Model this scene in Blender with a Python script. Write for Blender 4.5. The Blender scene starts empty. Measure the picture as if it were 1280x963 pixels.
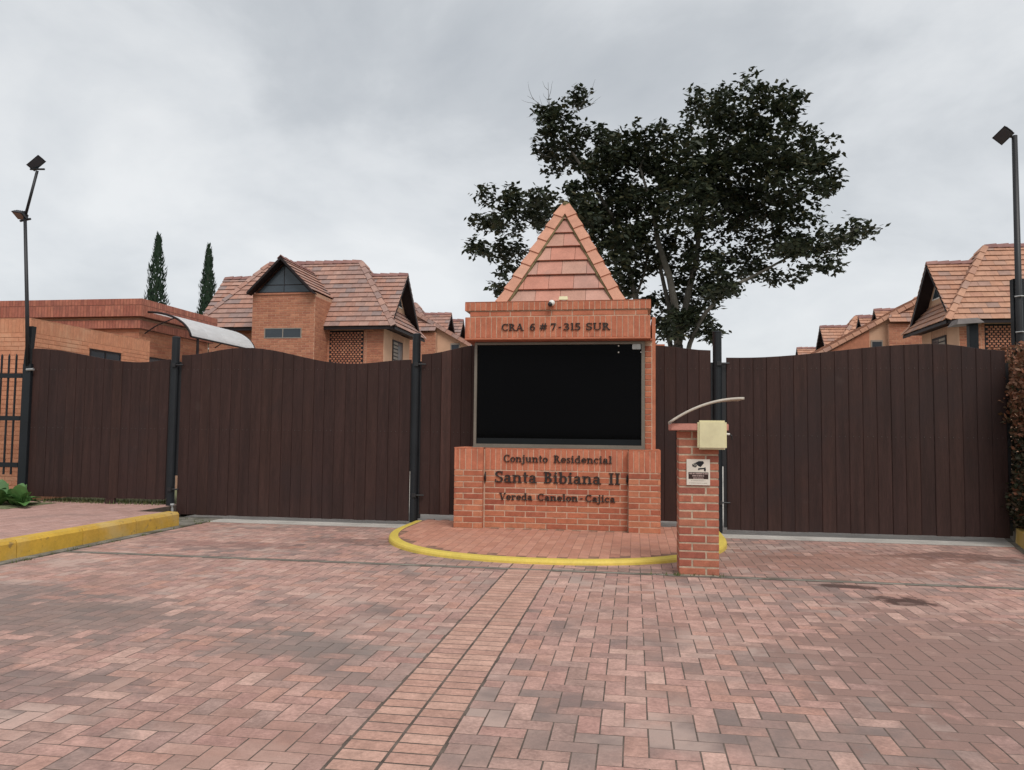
import bpy, bmesh, math, random
from mathutils import Vector, Matrix
S = bpy.context.scene
COL = S.collection
rnd = random.Random(7)
R = math.radians

# ------------------------------------------------------------------ camera
CAM = Vector((2.452, -10.4225, 1.4))
yaw, pitch, roll = R(9.0), R(3.5), 0.011
hd = Vector((-math.sin(yaw), math.cos(yaw), 0)); r0 = Vector((math.cos(yaw), math.sin(yaw), 0)); Zv = Vector((0, 0, 1))
fw = hd*math.cos(pitch)+Zv*math.sin(pitch); u0 = -hd*math.sin(pitch)+Zv*math.cos(pitch)
rt = r0*math.cos(roll)+u0*math.sin(roll); upv = -r0*math.sin(roll)+u0*math.cos(roll)
cd = bpy.data.cameras.new('camera'); cam = bpy.data.objects.new('camera', cd); COL.objects.link(cam)
m3 = Matrix((rt, upv, -fw)).transposed()
cam.matrix_world = Matrix.Translation(CAM) @ m3.to_4x4()
cd.sensor_width = 36; cd.lens = 963/1280*36; cd.clip_start = .1; cd.clip_end = 3000
S.camera = cam

# ------------------------------------------------------------------ sky, sun, exposure
SUN_EL, SUN_AZ = R(50), R(152)          # azimuth measured clockwise from +Y: behind the viewer, a little to the right
W = bpy.data.worlds.new('World'); S.world = W; W.use_nodes = True
nt = W.node_tree; nt.nodes.clear()
def N(nt, t, **kw):
    n = nt.nodes.new(t)
    for k, v in kw.items():
        if k.startswith('i_'):
            key = k[2:]
            key = int(key) if key.isdigit() else key.replace('_', ' ')
            n.inputs[key].default_value = v
        else: setattr(n, k, v)
    return n
def L(nt, a, b): nt.links.new(a, b)
def ramp(nt, fac, stops, interp='LINEAR'):
    r = N(nt, 'ShaderNodeValToRGB'); r.color_ramp.interpolation = interp
    e = r.color_ramp.elements
    while len(e) < len(stops): e.new(0.5)
    for el, (p, c) in zip(e, stops):
        el.position = p; el.color = (*c, 1) if len(c) == 3 else c
    L(nt, fac, r.inputs[0]); return r.outputs[0]
def math_(nt, op, a, b=None, c=None, clamp=False):
    n = N(nt, 'ShaderNodeMath', operation=op, use_clamp=clamp)
    for i, v in enumerate((a, b, c)):
        if v is None: continue
        if isinstance(v, (int, float)): n.inputs[i].default_value = v
        else: L(nt, v, n.inputs[i])
    return n.outputs[0]
def mix(nt, fac, a, b, mode='MIX'):
    n = N(nt, 'ShaderNodeMix', data_type='RGBA', blend_type=mode)
    for i, v in ((0, fac), (6, a), (7, b)):
        if isinstance(v, (int, float)): n.inputs[i].default_value = v
        elif isinstance(v, tuple): n.inputs[i].default_value = (*v, 1) if len(v) == 3 else v
        else: L(nt, v, n.inputs[i])
    return n.outputs[2]
sky = N(nt, 'ShaderNodeTexSky', sky_type='NISHITA', sun_disc=False, sun_elevation=SUN_EL, sun_rotation=SUN_AZ, air_density=1.0, dust_density=2.0)
tc = N(nt, 'ShaderNodeTexCoord')
sx = N(nt, 'ShaderNodeSeparateXYZ'); L(nt, tc.outputs['Generated'], sx.inputs[0])
den = math_(nt, 'ADD', math_(nt, 'MAXIMUM', sx.outputs[2], 0.0), .38)
cx = N(nt, 'ShaderNodeCombineXYZ')
L(nt, math_(nt, 'DIVIDE', sx.outputs[0], den), cx.inputs[0]); L(nt, math_(nt, 'DIVIDE', sx.outputs[1], den), cx.inputs[1])
cx.inputs[2].default_value = 52.2
n1 = N(nt, 'ShaderNodeTexNoise', i_Scale=2.0, i_Detail=9.0, i_Roughness=.55, i_Distortion=.25); L(nt, cx.outputs[0], n1.inputs['Vector'])
n2 = N(nt, 'ShaderNodeTexNoise', i_Scale=1.1, i_Detail=3.0, i_Roughness=.5); L(nt, cx.outputs[0], n2.inputs['Vector'])
cf = math_(nt, 'ADD', math_(nt, 'MULTIPLY', n1.outputs[0], .6), math_(nt, 'MULTIPLY', n2.outputs[0], .4))
cloud = ramp(nt, cf, [(.33, (3.45, 3.68, 3.95)), (.43, (4.25, 4.46, 4.68)), (.50, (5.25, 5.43, 5.6)), (.60, (6.4, 6.5, 6.55))])
hz = N(nt, 'ShaderNodeMapRange', interpolation_type='SMOOTHSTEP'); hz.inputs[1].default_value = .5; hz.inputs[2].default_value = .0; hz.inputs[3].default_value = 0; hz.inputs[4].default_value = .5
L(nt, sx.outputs[2], hz.inputs[0]); cloud = mix(nt, hz.outputs[0], cloud, (6.1, 6.3, 6.45))   # thin bright haze low in the overcast, all round
skyc = mix(nt, .93, sky.outputs[0], cloud)
bg = N(nt, 'ShaderNodeBackground', i_Strength=.1); L(nt, skyc, bg.inputs[0])
wo = N(nt, 'ShaderNodeOutputWorld'); L(nt, bg.outputs[0], wo.inputs[0])
sd = bpy.data.lights.new('sun', 'SUN'); sd.energy = 1.5; sd.angle = R(28); sd.color = (1, .965, .92)
so = bpy.data.objects.new('sun', sd); COL.objects.link(so)
sdir = Vector((math.sin(SUN_AZ)*math.cos(SUN_EL), math.cos(SUN_AZ)*math.cos(SUN_EL), math.sin(SUN_EL)))
so.rotation_euler = (-sdir).to_track_quat('-Z', 'Y').to_euler(); so.location = sdir*60
S.view_settings.view_transform = 'Standard'; S.view_settings.look = 'None'
S.view_settings.exposure = 0.45; S.view_settings.gamma = 1; S.view_settings.use_curve_mapping = False
S.render.engine = 'CYCLES'
try: S.cycles.use_denoising = True
except Exception: pass

# ------------------------------------------------------------------ materials
def nmat(name, cols, rough=.8, mottle=(9, .2), fine=(60, .12), bump=(60, .15), stretch=None, stains=None, spots=None, spec=.3, trans=None, metal=0, constant=False, patchy=0):
    """cols: list of base colours chosen per piece; mottle/fine: noise (scale, amount); stains: (scale, lo, hi, colour, amount)"""
    m = bpy.data.materials.new(name); m.use_nodes = True; t = m.node_tree; t.nodes.clear()
    out = N(t, 'ShaderNodeOutputMaterial'); p = N(t, 'ShaderNodeBsdfPrincipled')
    p.inputs['Roughness'].default_value = rough; p.inputs['Specular IOR Level'].default_value = spec; p.inputs['Metallic'].default_value = metal
    geo = N(t, 'ShaderNodeNewGeometry'); oi = N(t, 'ShaderNodeObjectInfo')
    r = math_(t, 'FRACT', math_(t, 'ADD', geo.outputs['Random Per Island'], oi.outputs['Random']))
    if len(cols) > 1:
        st = [(i/(len(cols)-(0 if constant else 1)), c) for i, c in enumerate(cols)]
        c = ramp(t, r, st, 'CONSTANT' if constant else 'LINEAR')
    else:
        rgb = N(t, 'ShaderNodeRGB'); rgb.outputs[0].default_value = (*cols[0], 1); c = rgb.outputs[0]
    vec = geo.outputs['Position']
    # every piece shifts the grain so that neighbours do not continue one another
    off = N(t, 'ShaderNodeVectorMath', operation='ADD'); L(t, vec, off.inputs[0])
    cmb = N(t, 'ShaderNodeCombineXYZ'); 
    for i in range(3): L(t, math_(t, 'MULTIPLY', r, 7.3+i*3), cmb.inputs[i])
    L(t, cmb.outputs[0], off.inputs[1]); gv = off.outputs[0]
    if stretch:
        mp = N(t, 'ShaderNodeMapping'); mp.inputs['Scale'].default_value = stretch; L(t, gv, mp.inputs[0]); gv = mp.outputs[0]
    if mottle:
        n = N(t, 'ShaderNodeTexNoise', i_Scale=mottle[0], i_Detail=3.0); L(t, gv, n.inputs['Vector'])
        f = N(t, 'ShaderNodeMapRange'); f.inputs[1].default_value = .3; f.inputs[2].default_value = .7
        f.inputs[3].default_value = 1-mottle[1]; f.inputs[4].default_value = 1+mottle[1]; L(t, n.outputs[0], f.inputs[0])
        c = mix(t, 1.0, c, f.outputs[0], 'MULTIPLY')
    if fine:
        n = N(t, 'ShaderNodeTexNoise', i_Scale=fine[0], i_Detail=4.0, i_Roughness=.65); L(t, gv, n.inputs['Vector'])
        f = N(t, 'ShaderNodeMapRange'); f.inputs[1].default_value = .3; f.inputs[2].default_value = .7
        f.inputs[3].default_value = 1-fine[1]; f.inputs[4].default_value = 1+fine[1]; L(t, n.outputs[0], f.inputs[0])
        c = mix(t, 1.0, c, f.outputs[0], 'MULTIPLY')
    for (sc, lo, hi, col, amt) in (stains or []):
        n = N(t, 'ShaderNodeTexNoise', i_Scale=sc, i_Detail=5.0, i_Roughness=.6, i_Distortion=.3); L(t, vec, n.inputs['Vector'])
        f = N(t, 'ShaderNodeMapRange', interpolation_type='SMOOTHSTEP'); f.inputs[1].default_value = lo; f.inputs[2].default_value = hi
        f.inputs[3].default_value = 0; f.inputs[4].default_value = amt
        nv_ = n.outputs[0] if not patchy else math_(t, 'ADD', n.outputs[0], math_(t, 'MULTIPLY', math_(t, 'SUBTRACT', math_(t, 'FRACT', math_(t, 'MULTIPLY', r, 17.3)), .5), patchy))
        L(t, nv_, f.inputs[0])
        c = mix(t, f.outputs[0], c, col)
    rr = None
    for (px, py, rx, ry, col, amt) in (spots or []):     # spilled oil and damp patches
        mp = N(t, 'ShaderNodeMapping'); mp.inputs['Location'].default_value = (-px/rx, -py/ry, 0); mp.inputs['Scale'].default_value = (1/rx, 1/ry, 0); L(t, vec, mp.inputs[0])
        ln = N(t, 'ShaderNodeVectorMath', operation='LENGTH'); L(t, mp.outputs[0], ln.inputs[0])
        nn = N(t, 'ShaderNodeTexNoise', i_Scale=5.0, i_Detail=8.0, i_Roughness=.68); L(t, vec, nn.inputs['Vector'])
        d = math_(t, 'ADD', ln.outputs['Value'], math_(t, 'MULTIPLY', math_(t, 'SUBTRACT', nn.outputs[0], .5), 2.2))
        if patchy: d = math_(t, 'ADD', d, math_(t, 'MULTIPLY', math_(t, 'SUBTRACT', math_(t, 'FRACT', math_(t, 'MULTIPLY', r, 11.7)), .5), .75 if rx > .5 else .2))
        f = N(t, 'ShaderNodeMapRange', interpolation_type='SMOOTHSTEP'); f.inputs[1].default_value = 1.05; f.inputs[2].default_value = .6
        f.inputs[3].default_value = 0; f.inputs[4].default_value = amt; L(t, d, f.inputs[0])
        c = mix(t, f.outputs[0], c, col)
    L(t, c, p.inputs['Base Color'])
    if bump:
        n = N(t, 'ShaderNodeTexNoise', i_Scale=bump[0], i_Detail=4.0, i_Roughness=.6); L(t, gv, n.inputs['Vector'])
        b = N(t, 'ShaderNodeBump'); b.inputs['Strength'].default_value = bump[1]; b.inputs['Distance'].default_value = .01
        L(t, n.outputs[0], b.inputs['Height']); L(t, b.outputs[0], p.inputs['Normal'])
    sh = p.outputs[0]
    if trans:
        tl = N(t, 'ShaderNodeBsdfTranslucent'); L(t, c, tl.inputs[0])
        ms = N(t, 'ShaderNodeMixShader'); ms.inputs[0].default_value = trans; L(t, sh, ms.inputs[1]); L(t, tl.outputs[0], ms.inputs[2]); sh = ms.outputs[0]
    L(t, sh, out.inputs[0]); return m
M = {}
PS = [(4.72, -3.33, .33, .22, (.070, .036, .030), .95), (4.45, -2.75, .36, .12, (.075, .040, .034), .9), (4.2, -1.1, .5, .14, (.1, .06, .05), .6), (6.2, -.6, .9, .4, (.11, .055, .045), .65), (-.9, -1.0, .9, .3, (.13, .06, .05), .45), (-2.4, -1.6, 1.0, .25, (.16, .07, .06), .4), (2.6, -2.3, .9, .1, (.12, .1, .09), .5), (3.09, -2.52, .34, .1, (.11, .085, .07), .7), (3.6, -2.5, 1.2, .12, (.15, .11, .09), .5), (2.3, -.2, .01, .01, (.1, .1, .1), 0), (4.5, -5.3, 1.2, 1.6, (.25, .155, .13), .85), (4.3, -1.3, 1.9, .8, (.27, .14, .105), .6), (-1.7, -5.2, 1.4, .7, (.18, .145, .13), .65), (-3.0, -4.6, .9, .5, (.20, .16, .145), .6), (.3, -5.6, .6, .35, (.19, .16, .145), .6), (-1.0, -6.6, .8, .35, (.17, .13, .12), .6)]
PST = [(.38, .50, .64, (.23, .175, .155), .7), (1.3, .57, .70, (.17, .135, .125), .6), (.8, .56, .70, (.56, .41, .35), .5), (.55, .54, .68, (.33, .185, .145), .55)]
M['paver'] = nmat('paver', [(.42, .245, .205), (.46, .28, .232), (.38, .215, .182), (.49, .315, .26), (.33, .205, .178), (.44, .245, .192), (.32, .215, .185), (.43, .262, .218)], .85, (8, .19), (48, .22), (70, .45), stains=PST, spots=PS, patchy=.2)
M['strip'] = nmat('strip_paver', [(.47, .28, .218), (.50, .305, .24), (.43, .25, .195), (.46, .265, .205), (.40, .235, .19)], .85, (8, .16), (48, .2), (70, .4), stains=[(1.2, .6, .75, (.27, .20, .17), .5)])
M['island_fill'] = nmat('island_joint', [(.24, .135, .095)], .95, (12, .3), (80, .2), (90, .3))
M['island_paver'] = nmat('island_paver', [(.47, .225, .155), (.43, .20, .14), (.50, .25, .175), (.45, .22, .16)], .85, (5, .12), (45, .14), (70, .3), stains=[(.8, .58, .75, (.28, .16, .12), .6)])
M['walk_paver'] = nmat('walk_paver', [(.45, .275, .235), (.42, .25, .21), (.48, .30, .26)], .85, (3, .12), (45, .14), (70, .25), stains=[(.9, .56, .72, (.27, .19, .165), .6)])
M['sand'] = nmat('joint_sand', [(.115, .088, .072)], .95, (12, .35), (80, .25), (90, .4))
M['ground'] = nmat('ground_soil', [(.16, .17, .09)], .95, (.6, .3), (9, .25), (20, .5))
M['concrete'] = nmat('concrete', [(.46, .43, .39)], .9, (3, .14), (40, .12), (60, .25), stains=[(1.1, .55, .7, (.25, .23, .2), .5)])
M['gutter'] = nmat('old_concrete', [(.20, .185, .155)], .95, (6, .3), (50, .2), (60, .4), stains=[(3, .5, .65, (.09, .085, .06), .8)])
M['yellow'] = nmat('yellow_paint', [(.60, .375, .055), (.56, .34, .06), (.62, .40, .07)], .6, (4, .12), (30, .1), (50, .2), stains=[(1.6, .44, .66, (.56, .41, .17), .75), (9, .60, .70, (.20, .14, .07), .7), (3, .62, .72, (.33, .25, .13), .5)])
M['yellow_new'] = nmat('fresh_yellow_paint', [(.66, .50, .10)], .5, (4, .08), (30, .08), (50, .15), stains=[(5, .66, .74, (.25, .19, .08), .6)])
BR = [(.43, .145, .078), (.36, .11, .062), (.47, .175, .095), (.30, .083, .05), (.49, .20, .11), (.41, .145, .078), (.33, .095, .056)]
M['brick'] = nmat('red_brick', BR, .85, (12, .14), (70, .12), (80, .3))
M['soldier'] = nmat('soldier_brick', [(.47, .165, .092), (.43, .14, .08), (.50, .185, .107), (.45, .155, .088)], .85, (8, .14), (60, .12), (80, .25), stains=[(2.2, .54, .68, (.36, .135, .085), .55)])
M['pier_brick'] = nmat('pier_brick', [(.40, .135, .082), (.33, .10, .066), (.43, .175, .105), (.27, .08, .058), (.37, .14, .09), (.42, .145, .085)], .85, (12, .14), (70, .14), (80, .3))
M['mortar'] = nmat('mortar', [(.50, .345, .25)], .95, (14, .2), (80, .15), (90, .4))
M['grey_mortar'] = nmat('grey_mortar', [(.44, .34, .25)], .95, (14, .2), (80, .15), (90, .4))
M['guard_brick'] = nmat('orange_brick', [(.60, .265, .155), (.57, .245, .14), (.63, .29, .17), (.54, .23, .135)], .85, (9, .12), (60, .1), (80, .25), stains=[(.8, .52, .68, (.66, .40, .26), .55)])
M['guard_mortar'] = nmat('guard_mortar', [(.46, .22, .13)], .95, (10, .15), (70, .1), (90, .3))
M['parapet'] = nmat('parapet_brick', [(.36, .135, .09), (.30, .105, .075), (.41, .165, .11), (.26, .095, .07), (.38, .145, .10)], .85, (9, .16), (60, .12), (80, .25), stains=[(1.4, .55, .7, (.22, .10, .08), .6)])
M['dark_mortar'] = nmat('dark_mortar', [(.17, .075, .055)], .95, (10, .2), (70, .1), (90, .3))
M['house_brick'] = nmat('house_brick', [(.45, .19, .112), (.39, .16, .095), (.49, .22, .132), (.35, .135, .085), (.42, .175, .102)], .85, (9, .12), (60, .1), (80, .25))
M['house_mortar'] = nmat('house_mortar', [(.50, .30, .205)], .95, (10, .15), (70, .1), (90, .3))
M['plaster'] = nmat('peach_plaster', [(.56, .35, .235)], .9, (1.5, .1), (40, .06), (60, .15))
M['tile'] = nmat('roof_tile', [(.40, .23, .18), (.38, .205, .155), (.33, .215, .185), (.43, .255, .20), (.27, .20, .185), (.38, .20, .15), (.35, .23, .195), (.41, .22, .165)], .8, (6, .14), (50, .1), (60, .2), stains=[(.8, .56, .7, (.28, .19, .17), .5)])
M['tile_warm'] = nmat('warm_roof_tile', [(.45, .235, .155), (.47, .255, .17), (.42, .215, .14), (.44, .24, .165), (.49, .27, .18), (.33, .215, .175), (.43, .22, .15)], .8, (6, .12), (50, .1), (60, .2), stains=[(.9, .58, .72, (.33, .2, .165), .5)])
M['kiosk_tile'] = nmat('kiosk_tile', [(.51, .245, .18), (.46, .23, .18), (.36, .25, .21), (.54, .27, .19), (.49, .215, .155), (.42, .245, .20), (.53, .29, .22)], .75, (5, .12), (45, .1), (60, .2), stains=[(1.8, .56, .7, (.36, .22, .18), .55)])
M['hip_tile'] = nmat('hip_tile', [(.55, .28, .19), (.51, .25, .17), (.58, .32, .225)], .75, (5, .12), (45, .1), (60, .2))
M['moss'] = nmat('mossy_mortar', [(.16, .13, .065)], .95, (14, .4), (60, .3), (60, .6))
M['ridge'] = nmat('ridge_tile', [(.25, .13, .115), (.22, .11, .10), (.29, .155, .13)], .8, (6, .14), (50, .1), None)
M['wood'] = nmat('dark_wood', [(.039, .0195, .0165), (.036, .0182, .0158), (.042, .0208, .0172), (.037, .0185, .0160), (.040, .0200, .0168), (.044, .0215, .0172)], .6, (1.6, .22), (14, .22), (16, .2), stretch=(7, 7, .55), spec=.22, stains=[(.7, .5, .72, (.030, .0185, .018), .7), (2.5, .62, .74, (.07, .048, .042), .3)])
M['wood_worn'] = nmat('worn_reddish_wood', [(.058, .025, .019)], .55, (1.6, .3), (14, .25), (16, .2), stretch=(7, 7, .55), spec=.35)
M['post'] = nmat('dark_painted_steel', [(.010, .0125, .0155)], .5, (3, .2), (30, .12), (50, .1), spec=.35)
M['black'] = nmat('black_metal', [(.012, .012, .014)], .5, None, (30, .15), None, spec=.5)
M['steel'] = nmat('galvanised_steel', [(.45, .45, .44)], .45, (8, .15), (40, .1), None, spec=.5, metal=.6)
M['reflection'] = nmat('painted_reflection', [(.005, .007, .0085)], .3, (2, .3), None, None, spec=.25)  # faint reflection in the kiosk glass, put into a colour
M['hood'] = nmat('grey_hood', [(.17, .145, .135)], .6, (4, .2), (30, .1), None)
M['nail'] = nmat('rusty_nail', [(.11, .095, .085)], .6, None, None, None)
M['alu'] = nmat('bronze_aluminium', [(.19, .165, .135)], .4, (2, .1), (30, .08), None, spec=.5, metal=.4)
M['letter'] = nmat('letter_metal', [(.030, .022, .020)], .55, (8, .2), (40, .15), None)
M['dark_trim'] = nmat('dark_bargeboard', [(.016, .010, .011)], .6, (3, .2), (30, .15), None)
M['interior'] = nmat('dark_interior', [(.02, .02, .022)], .9, None, None, None)
M['cream'] = nmat('cream_enamel', [(.66, .60, .37)], .45, (3, .06), (30, .05), None, spec=.45, stains=[(3, .6, .75, (.52, .45, .28), .4)])
M['white'] = nmat('white_plastic', [(.72, .70, .66)], .5, (3, .06), (30, .05), None)
M['poly'] = nmat('white_polycarbonate', [(.93, .94, .95)], .35, (1.2, .05), (20, .03), None, spec=.4, trans=.6)
M['canopy'] = nmat('weathered_acrylic', [(.62, .56, .48)], .45, (3, .12), (30, .08), None, trans=.25)
M['pinkcap'] = nmat('pink_concrete', [(.52, .235, .185)], .85, (4, .12), (40, .1), (50, .25))
M['signw'] = nmat('sign_white', [(.66, .60, .52)], .55, (5, .08), None, None)
M['signd'] = nmat('sign_brown', [(.035, .018, .014)], .55, None, None, None)
M['signb'] = nmat('sign_black', [(.014, .014, .018)], .55, None, None, None)
M['signt'] = nmat('sign_print', [(.45, .33, .30)], .6, None, None, None)
M['signg'] = nmat('sign_grey_print', [(.36, .33, .28)], .6, None, None, None)
M['bark'] = nmat('bark', [(.105, .095, .08)], .95, (4, .3), (25, .3), (30, .6), stretch=(1, 1, .4))
M['leaf'] = nmat('tree_leaf', [(.025, .036, .019), (.036, .047, .024), (.021, .031, .020), (.052, .058, .025), (.030, .042, .025), (.070, .062, .026)], .55, None, (20, .2), None, spec=.4, trans=.2)
M['cypress'] = nmat('cypress_leaf', [(.022, .045, .026), (.030, .055, .030), (.018, .036, .022)], .8, None, (20, .2), None)
M['hedge'] = nmat('hedge_leaf', [(.035, .045, .022), (.05, .055, .028), (.085, .06, .035), (.03, .04, .025), (.13, .075, .05)], .55, None, (30, .2), None, trans=.1)
M['hedge_red'] = nmat('red_hedge_leaf', [(.30, .12, .07), (.22, .10, .055), (.36, .16, .10), (.15, .085, .04), (.27, .135, .085), (.10, .075, .035)], .55, None, (30, .2), None, trans=.15)
M['agave'] = nmat('broad_green_leaf', [(.085, .19, .05), (.065, .155, .042), (.11, .22, .065), (.075, .17, .055)], .45, (6, .2), (30, .1), None, spec=.4, trans=.1)
M['grass'] = nmat('grass_blade', [(.10, .13, .04), (.14, .15, .06), (.08, .10, .035)], .8, None, None, None)
M['darkglass'] = nmat('dark_window_glass', [(.035, .045, .055)], .12, (1, .2), None, None, spec=.4)
M['louvre'] = nmat('louvre', [(.28, .24, .20), (.24, .21, .18)], .6, (4, .1), None, None)
def glass():
    m = bpy.data.materials.new('tinted_glass'); m.use_nodes = True; t = m.node_tree; t.nodes.clear()
    o = N(t, 'ShaderNodeOutputMaterial'); p = N(t, 'ShaderNodeBsdfPrincipled')
    p.inputs['Base Color'].default_value = (.002, .002, .0025, 1); p.inputs['Roughness'].default_value = .05; p.inputs['Specular IOR Level'].default_value = .06
    tr = N(t, 'ShaderNodeBsdfTransparent'); tr.inputs[0].default_value = (.25, .25, .27, 1)
    ms = N(t, 'ShaderNodeMixShader'); ms.inputs[0].default_value = .2; L(t, p.outputs[0], ms.inputs[1]); L(t, tr.outputs[0], ms.inputs[2]); L(t, ms.outputs[0], o.inputs[0]); return m
M['glass'] = glass()

# ------------------------------------------------------------------ builders
def tag(o, label=None, cat=None, group=None, kind=None):
    for k, v in (('label', label), ('category', cat), ('group', group), ('kind', kind)):
        if v: o[k] = v
    return o
WP = {}
def wpos(o):
    p = Vector((0, 0, 0))
    while o is not None: p = p + o.location; o = o.parent
    return p
def thing(name, loc, label, cat, group=None):
    o = bpy.data.objects.new(name, None); COL.objects.link(o); o.location = loc; o.empty_display_size = .2
    return tag(o, label, cat, group)
class MB:
    def __init__(s): s.v = []; s.f = []
    def add(s, vs, fs):
        b = len(s.v); s.v += [tuple(x) for x in vs]; s.f += [tuple(i+b for i in f) for f in fs]; return s
    def box(s, x0, y0, z0, x1, y1, z1):
        return s.hexa([(x0, y0, z0), (x1, y0, z0), (x1, y1, z0), (x0, y1, z0)], [(x0, y0, z1), (x1, y0, z1), (x1, y1, z1), (x0, y1, z1)])
    def hexa(s, a, b):
        n = len(a)
        return s.add(list(a)+list(b), [tuple(range(n))[::-1], tuple(range(n, 2*n))]+[(i, (i+1) % n, n+(i+1) % n, n+i) for i in range(n)])
    def prism(s, poly, d):
        d = Vector(d); return s.hexa([Vector(p) for p in poly], [Vector(p)+d for p in poly])
    def tube(s, pts, rad, n=8, cap=True):
        pts = [Vector(p) for p in pts]; rad = rad if isinstance(rad, (list, tuple)) else [rad]*len(pts)
        rings = []; ref = None
        for i, p in enumerate(pts):
            d = (pts[min(i+1, len(pts)-1)]-pts[max(i-1, 0)]).normalized()
            if ref is None: ref = Vector((0, 0, 1)) if abs(d.z) < .9 else Vector((1, 0, 0))
            a = d.cross(ref).normalized(); b = d.cross(a); ref = -b if False else ref
            rings.append([p+(a*math.cos(2*math.pi*k/n)+b*math.sin(2*math.pi*k/n))*rad[i] for k in range(n)])
        vs = [v for r in rings for v in r]
        fs = [(i*n+k, i*n+(k+1) % n, (i+1)*n+(k+1) % n, (i+1)*n+k) for i in range(len(pts)-1) for k in range(n)]
        if cap: fs += [tuple(range(n))[::-1], tuple((len(pts)-1)*n+k for k in range(n))]
        return s.add(vs, fs)
    def build(s, name, mat, parent=None, smooth=False, kind=None, label=None, bevel=0):
        o0 = wpos(parent) if parent else Vector((0, 0, 0))
        me = bpy.data.meshes.new(name); me.from_pydata([(v[0]-o0.x, v[1]-o0.y, v[2]-o0.z) for v in s.v], [], s.f)
        if bevel or True:
            bm = bmesh.new(); bm.from_mesh(me)
            if len(s.f) < 4000: bmesh.ops.recalc_face_normals(bm, faces=bm.faces)
            if bevel: bmesh.ops.bevel(bm, geom=list(bm.edges), offset=bevel, segments=2, affect='EDGES', clamp_overlap=True)
            bm.to_mesh(me); bm.free()
        me.materials.append(mat)
        if smooth: me.polygons.foreach_set('use_smooth', [True]*len(me.polygons))
        o = bpy.data.objects.new(name, me); COL.objects.link(o)
        if parent: o.parent = parent
        return tag(o, label, None, None, kind)
def box(name, mat, parent, x0, y0, z0, x1, y1, z1, bevel=0, **k): return MB().box(x0, y0, z0, x1, y1, z1).build(name, mat, parent, bevel=bevel, **k)

# pieces: (centre of the outer face, width, height, depth, facing)
AX = {'-y': (Vector((1, 0, 0)), Vector((0, 0, 1)), Vector((0, -1, 0))), '+y': (Vector((-1, 0, 0)), Vector((0, 0, 1)), Vector((0, 1, 0))),
      '+x': (Vector((0, 1, 0)), Vector((0, 0, 1)), Vector((1, 0, 0))), '-x': (Vector((0, -1, 0)), Vector((0, 0, 1)), Vector((-1, 0, 0))), '+z': (Vector((1, 0, 0)), Vector((0, 1, 0)), Vector((0, 0, 1)))}
def piece_geo(w, h, d, face, c=.004):
    a, b, n = AX[face]; w, h = w/2, h/2
    c = min(c, w*.5, h*.5, d*.5)
    q = [(-1, -1), (1, -1), (1, 1), (-1, 1)]
    vs = [a*w*i+b*h*j-n*d for i, j in q]+[a*w*i+b*h*j-n*c for i, j in q]+[a*(w-c)*i+b*(h-c)*j for i, j in q]
    fs = [(k, (k+1) % 4, 4+(k+1) % 4, 4+k) for k in range(4)]+[(4+k, 4+(k+1) % 4, 8+(k+1) % 4, 8+k) for k in range(4)]+[(8, 9, 10, 11)]
    return vs, fs
PCACHE = {}
def emit(pieces, name, mat, parent, nmax=300, c=.004, jit=.0015, tw=0, tilt=0):
    """the nmax pieces nearest the viewer become objects, the others one joined part"""
    pieces = sorted(pieces, key=lambda p: (Vector(p[0])-CAM).length)
    o0 = wpos(parent)
    for P, w, h, d, face in pieces[:nmax]:
        key = (name, mat.name, round(w, 3), round(h, 3), round(d, 3), face, c)
        me = PCACHE.get(key)
        if me is None:
            vs, fs = piece_geo(w, h, d, face, c); me = bpy.data.meshes.new(name); me.from_pydata(vs, [], fs); me.materials.append(mat); PCACHE[key] = me
        o = bpy.data.objects.new(name, me); o.parent = parent
        n = AX[face][2]; o.location = Vector(P)-o0+n*rnd.uniform(-jit, jit); o.rotation_euler.z = rnd.uniform(-tw, tw) if tw else 0; o.rotation_euler.x = tilt if P[1] < 0 else 0; COL.objects.link(o)
    if len(pieces) > nmax:
        b = MB()
        for P, w, h, d, face in pieces[nmax:]:
            vs, fs = piece_geo(w, h, d, face, c); q = Vector(P)+AX[face][2]*rnd.uniform(-jit, jit)
            if tw: rm = Matrix.Rotation(rnd.uniform(-tw, tw), 3, 'Z') @ Matrix.Rotation(tilt if P[1] < 0 else 0, 3, 'X'); vs = [rm @ v for v in vs]
            b.add([v+q for v in vs], fs)
        b.build(name, mat, parent, kind='stuff' if nmax else 'stuff')
def courses(face, fixed, lo, hi, z0, z1, L_=.286, ch=.0785, gap=.012, proud=.004, holes=(), depth=.03, off=0, jitter=0):
    """a running-bond face; returns pieces. holes: (lo,hi,z0,z1)"""
    out = []; a = AX[face][0]; n = AX[face][2]
    nr = max(1, round((z1-z0)/ch)); chh = (z1-z0)/nr
    for r in range(nr):
        zc = z0+(r+.5)*chh; x = lo-((r+off) % 2)*L_/2
        while x < hi-1e-4:
            segs = [(max(x, lo), min(x+L_, hi))]
            for (ha, hb, za, zb) in holes:
                if za < zc < zb:
                    ns = []
                    for (p, q) in segs:
                        if hb <= p or ha >= q: ns.append((p, q))
                        else:
                            if p < ha: ns.append((p, ha))
                            if q > hb: ns.append((hb, q))
                    segs = ns
            for p, q in segs:
                if q-p > .035:
                    m = (p+q)/2
                    P = (m, fixed, zc) if face in ('-y', '+y') else (fixed, m, zc)
                    out.append((Vector(P)+n*proud, round(q-p-gap, 4), round(chh-gap, 4), depth, face))
            x += L_
    return out
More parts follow.
